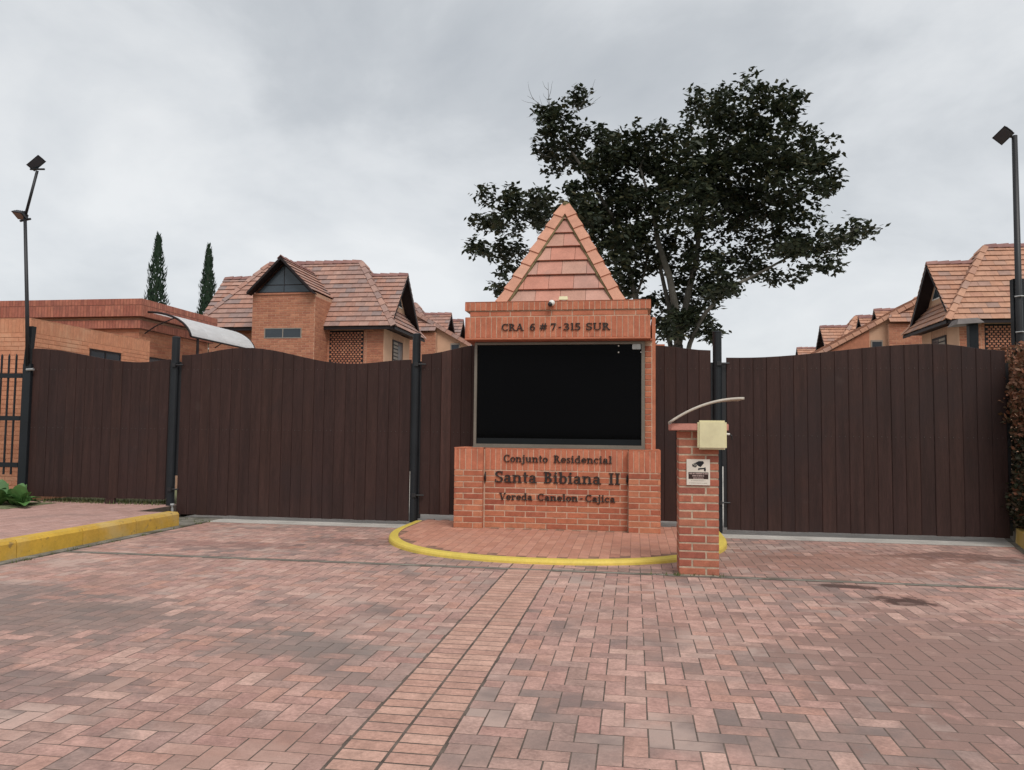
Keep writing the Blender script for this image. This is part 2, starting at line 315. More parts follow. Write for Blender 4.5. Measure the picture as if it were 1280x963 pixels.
def soldiers(face, fixed, lo, hi, z0, z1, w=.075, gap=.008, proud=.004, depth=.03):
    out = []; n = AX[face][2]; k = max(1, round((hi-lo)/w)); w = (hi-lo)/k
    for i in range(k):
        m = lo+(i+.5)*w; P = (m, fixed, (z0+z1)/2) if face in ('-y', '+y') else (fixed, m, (z0+z1)/2)
        out.append((Vector(P)+n*proud, round(w-gap, 4), round(z1-z0-gap, 4), depth, face))
    return out

# roof tiles on a slope: origin O, e along the eave, s up the slope, n outward
def roof_face(O, e, s, n, interval, smax, exp=.222, tw=.33, th=.032, lap=.05):
    O, e, s, n = Vector(O), Vector(e).normalized(), Vector(s).normalized(), Vector(n).normalized()
    out = []; rows = max(1, round(smax/exp)); ex = smax/rows
    for r in range(rows):
        sa, sb = r*ex, min((r+1)*ex+lap, smax)
        sm = (r+.0)*ex
        A = interval(sa+1e-4); B = interval(min((r+1)*ex, smax-1e-3))
        lo, hi = min(A[0], B[0]), max(A[1], B[1])
        k0 = math.floor((lo-(r % 2)*tw/2)/tw)
        x = k0*tw+(r % 2)*tw/2
        while x < hi:
            la, ha, lb, hb = max(x, A[0]), min(x+tw, A[1]), max(x, B[0]), min(x+tw, B[1])
            x += tw
            if ha-la < .02 and hb-lb < .02: continue
            if ha < la: la = ha = (la+ha)/2
            if hb < lb: lb = hb = (lb+hb)/2
            g = .0025; t0 = th+rnd.uniform(-.003, .004)
            def pt(ee, ss, nn): return O+e*ee+s*ss+n*nn
            top = [pt(la+g, sa, t0+.018), pt(ha-g, sa, t0+.018), pt(hb-g, sb, .010), pt(lb+g, sb, .010)]
            bot = [pt(la+g, sa, t0), pt(ha-g, sa, t0), pt(hb-g, sb, -.008), pt(lb+g, sb, -.008)]
            out.append((bot, top))
    return out
def emit_hex(pieces, name, mat, parent, nmax=300):
    key = lambda p: (sum((Vector(v) for v in p[1]), Vector())/len(p[1])-CAM).length
    pieces = sorted(pieces, key=key)
    for bot, top in pieces[:nmax]: MB().hexa(bot, top).build(name, mat, parent)
    if len(pieces) > nmax:
        b = MB()
        for bot, top in pieces[nmax:]: b.hexa(bot, top)
        b.build(name, mat, parent, kind='stuff')
def ridge_pieces(p0, p1, na, nb, tl=.35, w=.13, th=.02, lift=.03):
    """capping tiles along a hip or ridge from p0 up to p1 between faces with normals na, nb; two slabs joined to a V"""
    p0, p1, na, nb = Vector(p0), Vector(p1), Vector(na).normalized(), Vector(nb).normalized()
    d = (p1-p0); ln = d.length; d.normalize(); k = max(1, round(ln/tl)); tl = ln/k
    upn = (na+nb).normalized()
    wa = d.cross(na).normalized(); wb = d.cross(nb).normalized()
    if wa.dot(nb) > 0: wa = -wa
    if wb.dot(na) > 0: wb = -wb
    out = []
    for i in range(k):
        a = p0+d*(i*tl); b = p0+d*min((i+1)*tl+.03, ln)
        la, lb = lift+.022, lift
        def sec(p, l, t): return [p+wa*w+na*(l), p+upn*(l*1.35), p+wb*w+nb*(l)]+[p+wb*w+nb*(l+t), p+upn*(l*1.35+t*1.35), p+wa*w+na*(l+t)]
        out.append((sec(a, la, th), sec(b, lb, th)))
    return out

# ------------------------------------------------------------------ ground and paving
g = MB(); n_ = 24
xs = [-600, -200, -80, -40, -20, 0, 20, 40, 80, 200, 600]; ys = [-400, -120, -40, -14, 0, 14, 40, 120, 300, 900]
for y in ys:
    for x in xs: g.v.append((x, y, -.07))
for j in range(len(ys)-1):
    for i in range(len(xs)-1):
        a = j*len(xs)+i; g.f.append((a, a+1, a+1+len(xs), a+len(xs)))
tag(g.build('ground', M['ground']), kind='structure')

YD = -2.5                                    # the concrete joint across the drive
drive = tag(MB().box(-4.05, -13, -.06, 7.9, .62, -.0012).build('driveway', M['sand']), kind='structure')
ICX, IR = 1.435, 2.19                        # the half-round island, slightly squared off
def isl_r(x, y): return (abs((x-ICX)/IR)**2.25+abs(min(y, 0)/IR)**2.25)**(1/2.25)*IR
def isl_z(y): return .080+.014*max(-2.3, min(y, 0))
def isl_pt(a, r): c, q = math.cos(a), math.sin(a); return (ICX+r*math.copysign(abs(c)**(2/2.25), c), r*math.copysign(abs(q)**(2/2.25), q))
PW = .112
def kerb_x(y): return max(5.2, 7.19+.30*min(y, 2.0))
def herring():
    out = []
    for i in range(-60, 90):
        for j in range(-120, 12):
            k = (i-j) % 4
            if k == 0: x0, y0, w, h = i*PW, j*PW, 2*PW, PW
            elif k == 3: x0, y0, w, h = i*PW, j*PW, PW, 2*PW
            else: continue
            x0 += 1.40
            spans = [(x0, x0+w)]
            # cut by the brick strip
            if y0 < -1.6:
                ns = []
                for p, q in spans:
                    if q <= 1.18 or p >= 1.62: ns.append((p, q))
                    else:
                        if p < 1.17: ns.append((p, 1.17))
                        if q > 1.63: ns.append((1.63, q))
                spans = ns
            ysp = [(y0, y0+h)]
            ns = []
            for p, q in ysp:
                if q <= YD-.045 or p >= YD+.045: ns.append((p, q))
                else:
                    if p < YD-.05: ns.append((p, YD-.05))
                    if q > YD+.05: ns.append((YD+.05, q))
            ysp = ns
            for p, q in spans:
                for r, s in ysp:
                    p2, q2, s2 = max(p, -3.86), min(q, kerb_x((r+s)/2)-.02), min(s, .42)
                    if q2-p2 < .03 or s2-r < .03: continue
                    cx_, cy_ = (p2+q2)/2, (r+s2)/2
                    if cy_ < -12 or isl_r(cx_, cy_) < IR-.06: continue
                    out.append((Vector((cx_, cy_, rnd.uniform(-.0004, .0006))), round(q2-p2-.004, 4), round(s2-r-.004, 4), .03, '+z'))
    return out
pv = herring()
emit(pv, 'paver', M['paver'], drive, 260, c=.003, jit=.0002, tw=.009)
st = []
y = -12.0
while y < -1.7:
    for x in (1.29, 1.511):
        if isl_r(x, y) > IR-.05: st.append((Vector((x, y, rnd.uniform(-.0004, .0006))), .211, .0995, .03, '+z'))
    y += .108
emit(st, 'border_paver', M['strip'], drive, 150, c=.004, jit=.0002, tw=.007)
box('concrete_joint', M['gutter'], drive, -3.88, YD-.03, -.03, 7.1, YD+.03, .0)
tag(MB().box(-4.6, .44, -.05, 7.72, 1.75, .004).build('concrete_apron', M['concrete']), kind='structure')
tag(MB().box(-7.4, 1.75, -.05, 12, 60, -.004).build('inner_drive', M['concrete']), kind='structure')

# half-round island with a painted kerb
isl = MB(); K = 48; pts = [isl_pt(a, IR-.1) for a in [math.pi+math.pi*i/K for i in range(K+1)]]
pts = [(ICX-IR+.1, .78)]+pts+[(ICX+IR-.1, .78)]
isl.hexa([(x, y, -.05) for x, y in pts], [(x, y, isl_z(y)-.0012) for x, y in pts])
island = tag(isl.build('traffic_island', M['island_fill']), kind='structure')
kb = MB(); path = [(ICX-IR, .72)]+[isl_pt(math.pi+math.pi*i/64, IR) for i in range(65)]+[(ICX+IR, .72)]
nrm = []
for i, (x, y) in enumerate(path):
    if y >= -1e-6: nrm.append((-1 if x < ICX else 1, 0))
    else: gx, gy = math.copysign(abs(x-ICX)**1.25, x-ICX), -abs(y)**1.25; l = math.hypot(gx, gy); nrm.append((gx/l, gy/l))
prof = [(.004, -.13), (.0, -.028), (-.010, -.008), (-.03, .000), (-.10, .005), (-.118, .001), (-.125, -.02)]
for (x, y), (nx, ny) in zip(path, nrm):
    for o_, z_ in prof: kb.v.append((x+nx*o_, y+ny*o_, z_+isl_z(y)))
q = len(prof)
for i in range(len(path)-1):
    for k in range(q-1): kb.f.append((i*q+k, i*q+k+1, (i+1)*q+k+1, (i+1)*q+k))
kb.f += [tuple(range(q)), tuple((len(path)-1)*q+k for k in range(q))[::-1]]
kb.build('painted_kerb', M['yellow_new'], island, smooth=False, label='bright yellow painted kerb round the island')
ip = []
r_ = 0; y = -2.05
x = ICX-IR+.15
ci = 0
while x < ICX+IR-.1:
    y = -2.2+(ci % 2)*.112
    while y < .78:
        cx_, cy_ = x+.055, y+.11
        if isl_r(cx_, cy_) < IR-.17 and not (0 < cx_ < 2.8 and cy_ > .12): ip.append((Vector((cx_, cy_, isl_z(cy_)+rnd.uniform(-.0004, .0006))),   .1085, .2205, .03, '+z'))
        y += .224
    x += .112; ci += 1
emit(ip, 'paver', M['island_paver'], island, 260, c=.002, jit=.0002, tw=.006, tilt=.014)

# raised pavement on the left with yellow kerb blocks
walk = tag(MB().box(-16, -14, -.05, -4.19, -.11, .1908).box(-16, -.11, -.05, -4.66, .95, .1908).build('pavement', M['sand']), kind='structure')
wp = []
for ci in range(0, 30):
    x = -4.25-ci*.112-.056
    y = -6.0+(ci % 2)*.112
    while y < .9:
        if x-.05 > -4.70 and y+.224 > -.11:
            h_ = -.112-y
            if h_ > .03: wp.append((Vector((x, y+h_/2, .192)), .106, h_-.006, .03, '+z'))
            break
        wp.append((Vector((x, y+.11, .192+rnd.uniform(-.0004, .0006))), .106, .218, .03, '+z')); y += .224
emit(wp, 'paver', M['walk_paver'], walk, 260, c=.004, jit=.0002, tw=.006)
tag(MB().box(-16, -.35, .182, -6.62, .64, .202).build('planting_bed', M['ground']), kind='structure')
kerb = tag(MB().box(-4.19, -14, -.05, -4.03, -.1, -.012).build('kerb', M['gutter']), kind='structure')
y = -.1
for i in range(10):
    b = MB(); y1 = y-.985
    pr_ = [(-4.19, -.05), (-4.0, -.05), (-4.005, .17), (-4.03, .202), (-4.19, .205)]
    b.hexa([(px, y1, pz) for px, pz in pr_], [(px, y-(.03 if i == 0 and px > -4.05 else 0), pz) for px, pz in pr_])
    b.build('kerb_block', M['yellow'], kerb); y = y1-.012
tag(MB().box(-4.0, -14, -.05, -3.87, -.1, .012).box(-4.658, -.1, -.05, -3.9, .9, .010).build('gutter', M['gutter']), kind='structure')
# right-hand kerb at the hedge
rk = tag(MB().hexa([(4.9, -7.75, -.05), (5.1, -7.75, -.05), (7.85, 1.9, -.05), (7.70, 1.9, -.05)], [(4.9, -7.75, .008), (5.1, -7.75, .008), (7.85, 1.9, .008), (7.70, 1.9, .008)]).build('side_kerb', M['gutter']), kind='structure')
for i in range(-6, 5):
    d = Vector((.287, .958, 0)); s_ = Vector((6.43, -2.6, 0))+d*(i*.9); e_ = s_+d*.885; nx = Vector((.958, -.287, 0))*.16
    MB().hexa([s_+Vector((0, 0, -.05)), s_+nx+Vector((0, 0, -.05)), e_+nx+Vector((0, 0, -.05)), e_+Vector((0, 0, -.05))], [s_+Vector((.015, 0, .2)), s_+nx+Vector((0, 0, .2)), e_+nx+Vector((0, 0, .2)), e_+Vector((.015, 0, .2))]).build('kerb_block', M['yellow'] if i < 4 else M['gutter'], rk)
tag(MB().hexa([(3.25, -14, -.05), (16, -14, -.05), (16, 2, -.05), (7.9, 2, -.05)], [(3.25, -14, .16), (16, -14, .16), (16, 2, .16), (7.9, 2, .16)]).build('hedge_bed', M['ground']), kind='structure')

# ------------------------------------------------------------------ kiosk (gatehouse sign)
kiosk = thing('gatehouse_kiosk', (1.4, 0, .08), 'brick gatehouse kiosk with a tiled pyramid roof, black glass front and name lettering', 'gatehouse')
Z0 = .075
# plinth: two piers and a set-back wall
pl = MB().box(.012, .01, Z0, .40, 2.3, 1.168).box(2.39, .01, Z0, 2.80, 2.3, 1.166).box(.40, .13, Z0, 2.39, 2.28, 1.164).build('plinth', M['mortar'], kiosk)
bp = courses('-y', .01, .0, .41, .08, .872, L_=.274) + courses('-y', .01, 2.38, 2.81, .08, .872, L_=.287, off=1)
bp += courses('-y', .13, .412, 2.378, .08, .872)
bp += courses('+x', 2.80, .0, 2.3, .08, .872) + courses('-x', .012, .0, 2.3, .08, .872)
bp += courses('+x', .40, .012, .12, .08, .872, L_=.13) + courses('-x', 2.39, .012, .12, .08, .872, L_=.13)
emit(bp, 'brick', M['brick'], pl, 290)
sb = soldiers('-y', .01, .0, .41, .874, 1.178) + soldiers('-y', .01, 2.38, 2.81, .874, 1.176) + soldiers('-y', .13, .412, 2.378, .874, 1.174)
sb += soldiers('+x', 2.80, .0, 2.3, .874, 1.176) + soldiers('-x', .012, .0, 2.3, .874, 1.176) + soldiers('+x', .40, .012, .12, .874, 1.178, w=.054) + soldiers('-x', 2.39, .012, .12, .874, 1.176, w=.054)
emit(sb, 'soldier_brick', M['soldier'], pl, 200)
box('coping', M['soldier'], pl, .0, .004, 1.170, .405, 2.3, 1.184, .004); box('coping', M['soldier'], pl, 2.385, .004, 1.168, 2.808, 2.3, 1.182, .004)
box('coping', M['soldier'], pl, .41, .126, 1.166, 2.38, .5, 1.180, .004)
# glazed body
box('side_wall', M['mortar'], kiosk, .235, .30, 1.18, .33, 2.15, 2.68)
box('side_wall', M['mortar'], kiosk, 2.60, .215, 1.18, 2.70, 2.15, 2.68)
box('rear_wall', M['interior'], kiosk, .335, 2.05, 1.18, 2.595, 2.14, 2.68)
box('side_wall', M['soldier'], kiosk, 2.705, .6, 1.0, 2.755, 2.14, 3.05)
box('rear_pier', M['soldier'], kiosk, 2.72, 1.8, 1.0, 2.93, 2.2, 2.80)
jam = MB().box(2.602, .212, 1.184, 2.690, .214, 2.66).build('jamb', M['mortar'], kiosk)
emit([(Vector((2.646, .206, 1.186+.0785*(i+.5))), .086, .069, .03, '-y') for i in range(18)], 'brick', M['brick'], jam, 40)
wf = MB().box(.235, .17, 1.192, 2.60, .25, 1.235).box(.235, .17, 2.62, 2.60, .25, 2.655).box(.235, .172, 1.235, .272, .25, 2.62).box(2.555, .172, 1.235, 2.60, .25, 2.62)
win = wf.build('window_frame', M['alu'], kiosk)
box('pane', M['glass'], win, .272, .21, 1.235, 2.555, .222, 2.62)
box('reflection_band', M['reflection'], win, .273, .206, 1.236, 2.554, .2098, 1.315)  # added strip: painted reflection along the foot of the pane
box('sill', M['alu'], win, .225, .135, 1.181, 2.61, .26, 1.196, .003)
box('grey_box', M['steel'], win, 2.43, .16, 2.545, 2.545, .2, 2.618, .006)
for x, z in ((2.245, 2.60), (2.245, 2.51), (2.55, 2.51)): MB().tube([(x, .203, z), (x, .212, z)], .011, 8).build('white_dot', M['white'], win)  # small white dots on the glass
box('shelf', M['interior'], kiosk, .34, .35, 1.2, 2.59, 1.0, 1.3)
# lintel beam, neck, parapet
bm_ = MB().box(.135, .012, 2.685, 2.668, 2.15, 2.99).box(.195, .03, 2.99, 2.635, 2.15, 3.076).build('lintel_beam', M['mortar'], kiosk)
emit(soldiers('-y', .012, .125, 2.675, 2.70, 2.992) + soldiers('+x', 2.668, .0, 2.15, 2.70, 2.992) + soldiers('-x', .135, .0, 2.15, 2.70, 2.992), 'soldier_brick', M['soldier'], bm_, 120)
emit(courses('-y', .03, .19, 2.64, 2.996, 3.074) + courses('+x', 2.635, .03, 2.15, 2.996, 3.074) + courses('-x', .195, .03, 2.15, 2.996, 3.074), 'brick', M['soldier'], bm_, 60)
box('lip', M['soldier'], bm_, .128, -.012, 2.672, 2.676, .1, 2.700, .004)
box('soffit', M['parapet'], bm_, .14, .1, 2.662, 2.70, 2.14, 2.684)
pa = MB().box(.13, .012, 3.079, 2.672, 2.25, 3.195).build('parapet', M['mortar'], kiosk)
emit(soldiers('-y', .012, .12, 2.682, 3.077, 3.197, w=.076) + soldiers('+x', 2.672, .0, 2.25, 3.077, 3.197, w=.076) + soldiers('-x', .13, .0, 2.25, 3.077, 3.197, w=.076), 'soldier_brick', M['soldier'], pa, 120)
box('coping', M['soldier'], pa, .124, .006, 3.196, 2.678, 2.25, 3.206, .003)
# pyramid roof
AC = (1.415, 1.25); HW = .85; ZB = 3.2; ZA = 4.86
rise = ZA-ZB; sl = math.hypot(HW, rise)
roofb = MB(); c4 = [(AC[0]-HW, AC[1]-HW, ZB), (AC[0]+HW, AC[1]-HW, ZB), (AC[0]+HW, AC[1]+HW, ZB), (AC[0]-HW, AC[1]+HW, ZB)]
roofb.add(c4+[(AC[0], AC[1], ZA-.02)], [(0, 1, 4), (1, 2, 4), (2, 3, 4), (3, 0, 4), (3, 2, 1, 0)])
pyr = roofb.build('pyramid_roof', M['moss'], kiosk)
tiles = []; normals = []
for k in range(4):
    a = k*math.pi/2-math.pi/2
    dx, dy = math.cos(a), math.sin(a)
    n = Vector((dx*rise, dy*rise, HW)).normalized(); s = Vector((-dx*HW, -dy*HW, rise)).normalized(); e = Vector((-dy, dx, 0))
    O = Vector((AC[0]+dx*HW, AC[1]+dy*HW, ZB)); normals.append(n)
    tiles += roof_face(O, e, s, n, lambda t: (-HW*(1-t/sl), HW*(1-t/sl)), sl, exp=.265, tw=.36, th=.034, lap=.03)
emit_hex(tiles, 'roof_tile', M['kiosk_tile'], pyr, 300)
hips = []
for k in range(4):
    c = Vector(c4[(k+0) % 4]); na = normals[(k-1) % 4]; nb = normals[k]
    hips += ridge_pieces(c, (AC[0], AC[1], ZA), na, nb, tl=.245, w=.078, th=.024, lift=.046)
emit_hex(hips, 'hip_tile', M['hip_tile'], pyr, 300)
ml_ = MB()
for k in range(4):
    c = Vector(c4[k]); ap = Vector((AC[0], AC[1], ZA)); d = (ap-c).normalized()
    for n_v in (normals[(k-1) % 4], normals[k]):
        w = d.cross(n_v).normalized(); o2 = normals[k] if n_v is normals[(k-1) % 4] else normals[(k-1) % 4]
        if w.dot(o2) > 0: w = -w
        pts_ = [c+d*((ap-c).length*q/14)+w*(.088*(1-.35*(q/14)**6)+rnd.uniform(-.004, .004))+n_v*.048 for q in range(14)]
        ml_.tube(pts_, [.017+rnd.uniform(-.004, .006) for _ in pts_], 5)
ml_.build('moss_line', M['moss'], pyr, kind='stuff', label='mossy mortar lines along the hips')
mb = MB()
for i in range(26):
    t = rnd.random()*6.28; r = rnd.uniform(0, .07); p = Vector((AC[0]+math.cos(t)*r, AC[1]+math.sin(t)*r, ZA+.03+rnd.uniform(0, .05)))
    mb.tube([p-Vector((0, 0, .03)), p+Vector((rnd.uniform(-.03, .03), rnd.uniform(-.03, .03), .03))], [.022, .004], 5)
mb.build('mossy_cap', M['moss'], pyr, label='clump of moss and mortar on the apex')

# lettering (raised metal letters in a slab-serif hand)
def glyph(ch):
    T, t, s = .17, .075, .085
    P = []
    def r(x0, y0, x1, y1): P.append([(x0, y0), (x1, y0), (x1, y1), (x0, y1)])
    def l(x0, y0, x1, y1, w): P.append([(x0-w/2, y0), (x0+w/2, y0), (x1+w/2, y1), (x1-w/2, y1)])
    def serif(x, y, w=None): w = w or T; r(x-w/2-.09, y, x+w/2+.09, y+t)
    def stem(x, y0=0, y1=1, w=None, bs=True, ts=True):
        w = w or T; r(x-w/2, y0, x+w/2, y1)
        if bs: serif(x, y0, w)
        if ts == 'l': r(x-w/2-.1, y1-t, x, y1)
        elif ts: serif(x, y1-t, w)
    def arc(cx, cy, rx, ry, a0, a1, th=None, tv=None, n=14):
        th = th or T; tv = tv or t; o = []
        for i in range(n+1):
            a = R(a0+(a1-a0)*i/n); o.append((math.cos(a), math.sin(a)))
        for i in range(n):
            (c0, s0), (c1, s1) = o[i], o[i+1]
            P.append([(cx+rx*c0, cy+ry*s0), (cx+rx*c1, cy+ry*s1), (cx+(rx-th)*c1, cy+(ry-tv)*s1), (cx+(rx-th)*c0, cy+(ry-tv)*s0)])
    X = .68
    if ch == 'I': stem(.22); return P, .44
    if ch == 'A': l(.12, 0, .40, 1, t); l(.74, 0, .46, 1, T); r(.2, .28, .66, .28+t); serif(.12, 0, t); serif(.74, 0); return P, .92
    if ch == 'B': stem(.22, bs=False, ts=False); r(.05, 0, .3, t); r(.05, 1-t, .3, 1); arc(.3, .745, .34, .255, -90, 90); arc(.3, .27, .40, .27, -90, 90); return P, .78
    if ch == 'C': arc(.46, .5, .43, .5, 48, 312); r(.70, .68, .77, .98); r(.70, .04, .76, .24); return P, .86
    if ch == 'R': stem(.22, ts=False); r(.05, 1-t, .32, 1); arc(.32, .74, .36, .26, -90, 90); l(.74, 0, .44, .5, T); serif(.76, 0, .1); return P, .9
    if ch == 'S': arc(.38, .74, .31, .26, 35, 270); arc(.38, .26, .33, .26, 90, -145, tv=t); r(.60, .70, .67, .99); r(.07, .02, .14, .3); return P, .76
    if ch == 'U': stem(.2, .3, 1, bs=False); stem(.76, .3, 1, w=t, bs=False); arc(.4785, .32, .3635, .32, 180, 360, th=.12); return P, .94
    if ch == 'V': l(.42, 0, .16, 1, T); l(.46, 0, .74, 1, t); serif(.16, 1-t); serif(.74, 1-t, t); return P, .9
    if ch == '#': l(.2, 0, .36, 1, .11); l(.46, 0, .62, 1, .11); r(.04, .28, .74, .38); r(.08, .62, .78, .72); return P, .82
    if ch == '1': stem(.28, ts='l'); return P, .52
    if ch == '3': arc(.3, .745, .31, .255, -90, 150); arc(.3, .27, .36, .27, -150, 90); r(.2, .47, .32, .54); return P, .72
    if ch == '5': r(.12, .86, .6, 1); l(.14, .5, .16, .9, t); arc(.3, .31, .35, .31, -150, 118); return P, .72
    if ch == '6': arc(.36, .3, .32, .3, 0, 360, n=20); arc(.52, .36, .48, .64, 95, 180); r(.5, .84, .62, .97); return P, .74
    if ch == '7': r(.06, .84, .66, 1); r(.06, .7, .12, 1); l(.28, 0, .6, .86, T); return P, .7
    if ch == '-': r(.06, .36, .38, .48); return P, .44
    if ch in 'odbcea':
        pass
    if ch == 'o': arc(.34, X/2, .32, X/2, 0, 360, n=20); return P, .68
    if ch == 'c': arc(.34, X/2, .32, X/2, 45, 315); arc(.52, .52, .07, .07, 0, 360, .069, .069, 8); return P, .64
    if ch == 'e': arc(.34, X/2, .32, X/2, 0, 322); r(.1, .31, .64, .31+t); return P, .68
    if ch == 'b': stem(.2, 0, 1, bs=False, ts='l'); arc(.38, X/2, .32, X/2, 0, 360, n=20); return P, .74
    if ch == 'd': arc(.36, X/2, .32, X/2, 0, 360, n=20); stem(.58, 0, 1, bs=False, ts='l'); r(.58, 0, .76, t); return P, .80
    if ch == 'a': arc(.28, .2, .24, .2, 0, 360, n=16, th=.14); stem(.48, 0, .5, bs=False, ts=False); arc(.32, .46, .245, .22, 0, 165, th=.15); r(.48, 0, .68, t); return P, .70
    if ch == 'n': stem(.2, 0, X, ts='l'); stem(.62, 0, .45, ts=False); arc(.44, .43, .265, .25, 0, 150, th=.16); return P, .84
    if ch == 'u': stem(.2, .2, X, bs=False, ts='l'); stem(.62, 0, X, bs=False, ts='l'); arc(.38, .24, .265, .24, 180, 330, th=.16); r(.62, 0, .8, t); return P, .84
    if ch == 'i': stem(.22, 0, X, ts='l'); arc(.22, .88, .1, .1, 0, 360, .099, .099, 10); return P, .44
    if ch == 'j': stem(.24, -.1, X, bs=False, ts='l'); arc(.1, -.1, .225, .2, 360, 200, th=.15); arc(.24, .88, .1, .1, 0, 360, .099, .099, 10); return P, .42
    if ch == 'l': stem(.22, 0, 1, ts='l'); return P, .44
    if ch == 'r': stem(.2, 0, X, ts='l'); arc(.42, .42, .24, .25, 30, 160, th=.13); arc(.56, .55, .08, .08, 0, 360, .079, .079, 8); return P, .66
    if ch == 's': arc(.28, .5, .22, .18, 35, 270, th=.13); arc(.28, .18, .24, .18, 90, -145, th=.13, tv=t); r(.42, .5, .47, .68); r(.06, 0, .11, .2); return P, .56
    if ch == 't': r(.14, .12, .3, .92); r(.04, X-t, .46, X); arc(.3, .15, .16, .15, 180, 320, th=.13); return P, .5
    return P, .4
def lettering(words_, y, z, cap, parent):
    """words_: (text, x0, x1) measured on the wall"""
    for txt, x0, x1 in words_:
        gs = [glyph(c) for c in txt]; W_ = sum(w for _, w in gs)
        k = (x1-x0)/(W_*cap)
        x = x0
        for (P, w), c in zip(gs, txt):
            b = MB()
            for i, poly in enumerate(P):
                e = i*.00012
                b.prism([(x+px*cap*k, y-.012-e, z+py*cap) for px, py in poly], (0, .016, 0))
            b.build('letter', M['letter'], parent); x += w*cap*k
lettering([('CRA', .645, .955), ('6', 1.037, 1.12), ('#', 1.172, 1.283), ('7', 1.325, 1.402), ('-', 1.43, 1.478), ('315', 1.503, 1.742), ('SUR', 1.803, 2.14)], .004, 2.797, .095, bm_)
lettering([('Conjunto', .674, 1.292), ('Residencial', 1.366, 2.165)], .122, .990, .100, pl)
lettering([('Santa', .55, 1.145), ('Bibiana', 1.23, 2.02), ('II', 2.112, 2.278)], .122, .708, .155, pl)
lettering([('Vereda', .622, 1.086), ('Canelon', 1.152, 1.71), ('-', 1.73, 1.775), ('Cajica', 1.803, 2.21)], .122, .470, .095, pl)
for x in (.424, 2.366):                                                   # small dark iron ornaments beside the name
    MB().tube([(x, .118, .85), (x, .10, .81), (x, .098, .76), (x, .112, .70)], [.005, .013, .016, .004], 8).build('iron_ornament', M['letter'], pl, smooth=True)

# small fittings on the parapet
sc = thing('security_camera', (1.335, -.03, 3.13), 'small white and black dome camera fixed under the kiosk parapet', 'camera')
def sphere(c, r, n=12, m=8, half=None):
    b = MB(); c = Vector(c)
    for j in range(m+1):
        a = math.pi*j/m
        for i in range(n): b.v.append(tuple(c+Vector((math.sin(a)*math.cos(2*math.pi*i/n), math.sin(a)*math.sin(2*math.pi*i/n), math.cos(a)))*r))
    for j in range(m):
        for i in range(n): b.f.append((j*n+i, j*n+(i+1) % n, (j+1)*n+(i+1) % n, (j+1)*n+i))
    return b
sphere((1.345, -.04, 3.165), .043).build('housing', M['white'], sc, smooth=True)
sphere((1.325, -.062, 3.145), .034).build('lens_dome', M['black'], sc, smooth=True)
box('bracket', M['white'], sc, 1.325, -.03, 3.15, 1.365, .008, 3.19, .004)
fl = thing('floodlight', (1.48, .08, 3.206), 'small pale box floodlight standing on the kiosk parapet', 'light')
MB().hexa([(1.43, .05, 3.222), (1.555, .05, 3.222), (1.555, .12, 3.222), (1.43, .12, 3.222)], [(1.435, .07, 3.275), (1.55, .07, 3.275), (1.55, .12, 3.275), (1.435, .12, 3.275)]).build('housing', M['cream'], fl, bevel=.004)
box('foot', M['steel'], fl, 1.46, .06, 3.206, 1.53, .11, 3.223)

# ------------------------------------------------------------------ intercom pillar
PX, PY = 2.893, -2.494
pil = thing('intercom_pillar', (PX+.2, PY+.2, 0), 'freestanding brick intercom pillar with pink cap at the island edge', 'pillar')
shaft = MB().box(PX+.010, PY+.010, -.05, PX+.392, PY+.402, 1.434).build('shaft', M['grey_mortar'], pil)
pb = courses('-y', PY+.01, PX, PX+.402, .0, 1.432, L_=.27, ch=.0795, gap=.016) + courses('-x', PX+.01, PY, PY+.41, .0, 1.432, L_=.27, ch=.0795, off=1, gap=.016) + courses('+x', PX+.392, PY, PY+.41, .0, 1.432, L_=.27, ch=.0795, off=1, gap=.016) + courses('+y', PY+.402, PX, PX+.402, .0, 1.432, L_=.27, ch=.0795)
emit(pb, 'brick', M['pier_brick'], shaft, 290)
box('cap', M['pinkcap'], pil, PX-.075, PY-.075, 1.436, PX+.485, PY+.485, 1.505, .006)
ib = box('intercom_box', M['cream'], pil, PX+.184, PY-.105, 1.25, PX+.464, PY-.0, 1.537, .018, label='cream enamelled intercom box on the front of the pillar')
box('door_seam', M['signt'], ib, PX+.192, PY-.1065, 1.262, PX+.456, PY-.104, 1.2635)
MB().tube([(PX+.464, PY-.05, 1.405), (PX+.497, PY-.05, 1.402)], .010, 8).build('cable_gland', M['white'], pil)
MB().tube([(PX+.497, PY-.05, 1.402), (PX+.515, PY-.05, 1.385), (PX+.518, PY-.04, 1.35)], .008, 6).build('cable', M['black'], pil)
ar = MB(); prof = []
for i in range(19):
    t = i/18; x = -.084+t*.712
    z = 1.509+.237*(1-(1-t)**2.1) ; prof.append((PX+x, z))
for i in range(18):
    (xa, za), (xb, zb) = prof[i], prof[i+1]
    ar.hexa([(xa, PY-.12, za), (xb, PY-.12, zb), (xb, PY+.34, zb), (xa, PY+.34, za)], [(xa, PY-.12, za+.016), (xb, PY-.12, zb+.016), (xb, PY+.34, zb+.016), (xa, PY+.34, za+.016)])
cn = ar.build('rain_canopy', M['canopy'], pil, smooth=False, label='curved pale rain canopy arching over the intercom')
MB().tube([(x, PY-.125, z+.008) for x, z in prof], .013, 8).build('edge_rail', M['canopy'], cn, smooth=True)
MB().tube([(PX-.07, PY+.1, 1.50), (PX-.078, PY+.1, 1.515)], .02, 8).build('bracket', M['steel'], cn)
sg = thing('security_sign', (PX+.195, PY+.002, 1.02), 'small white video surveillance sign with camera pictogram on the pillar', 'sign')
x0, x1, z0, z1, sy = PX+.082, PX+.31, .893, 1.15, PY-.006
box('plate', M['signw'], sg, x0, sy, z0, x1, sy+.008, z1)
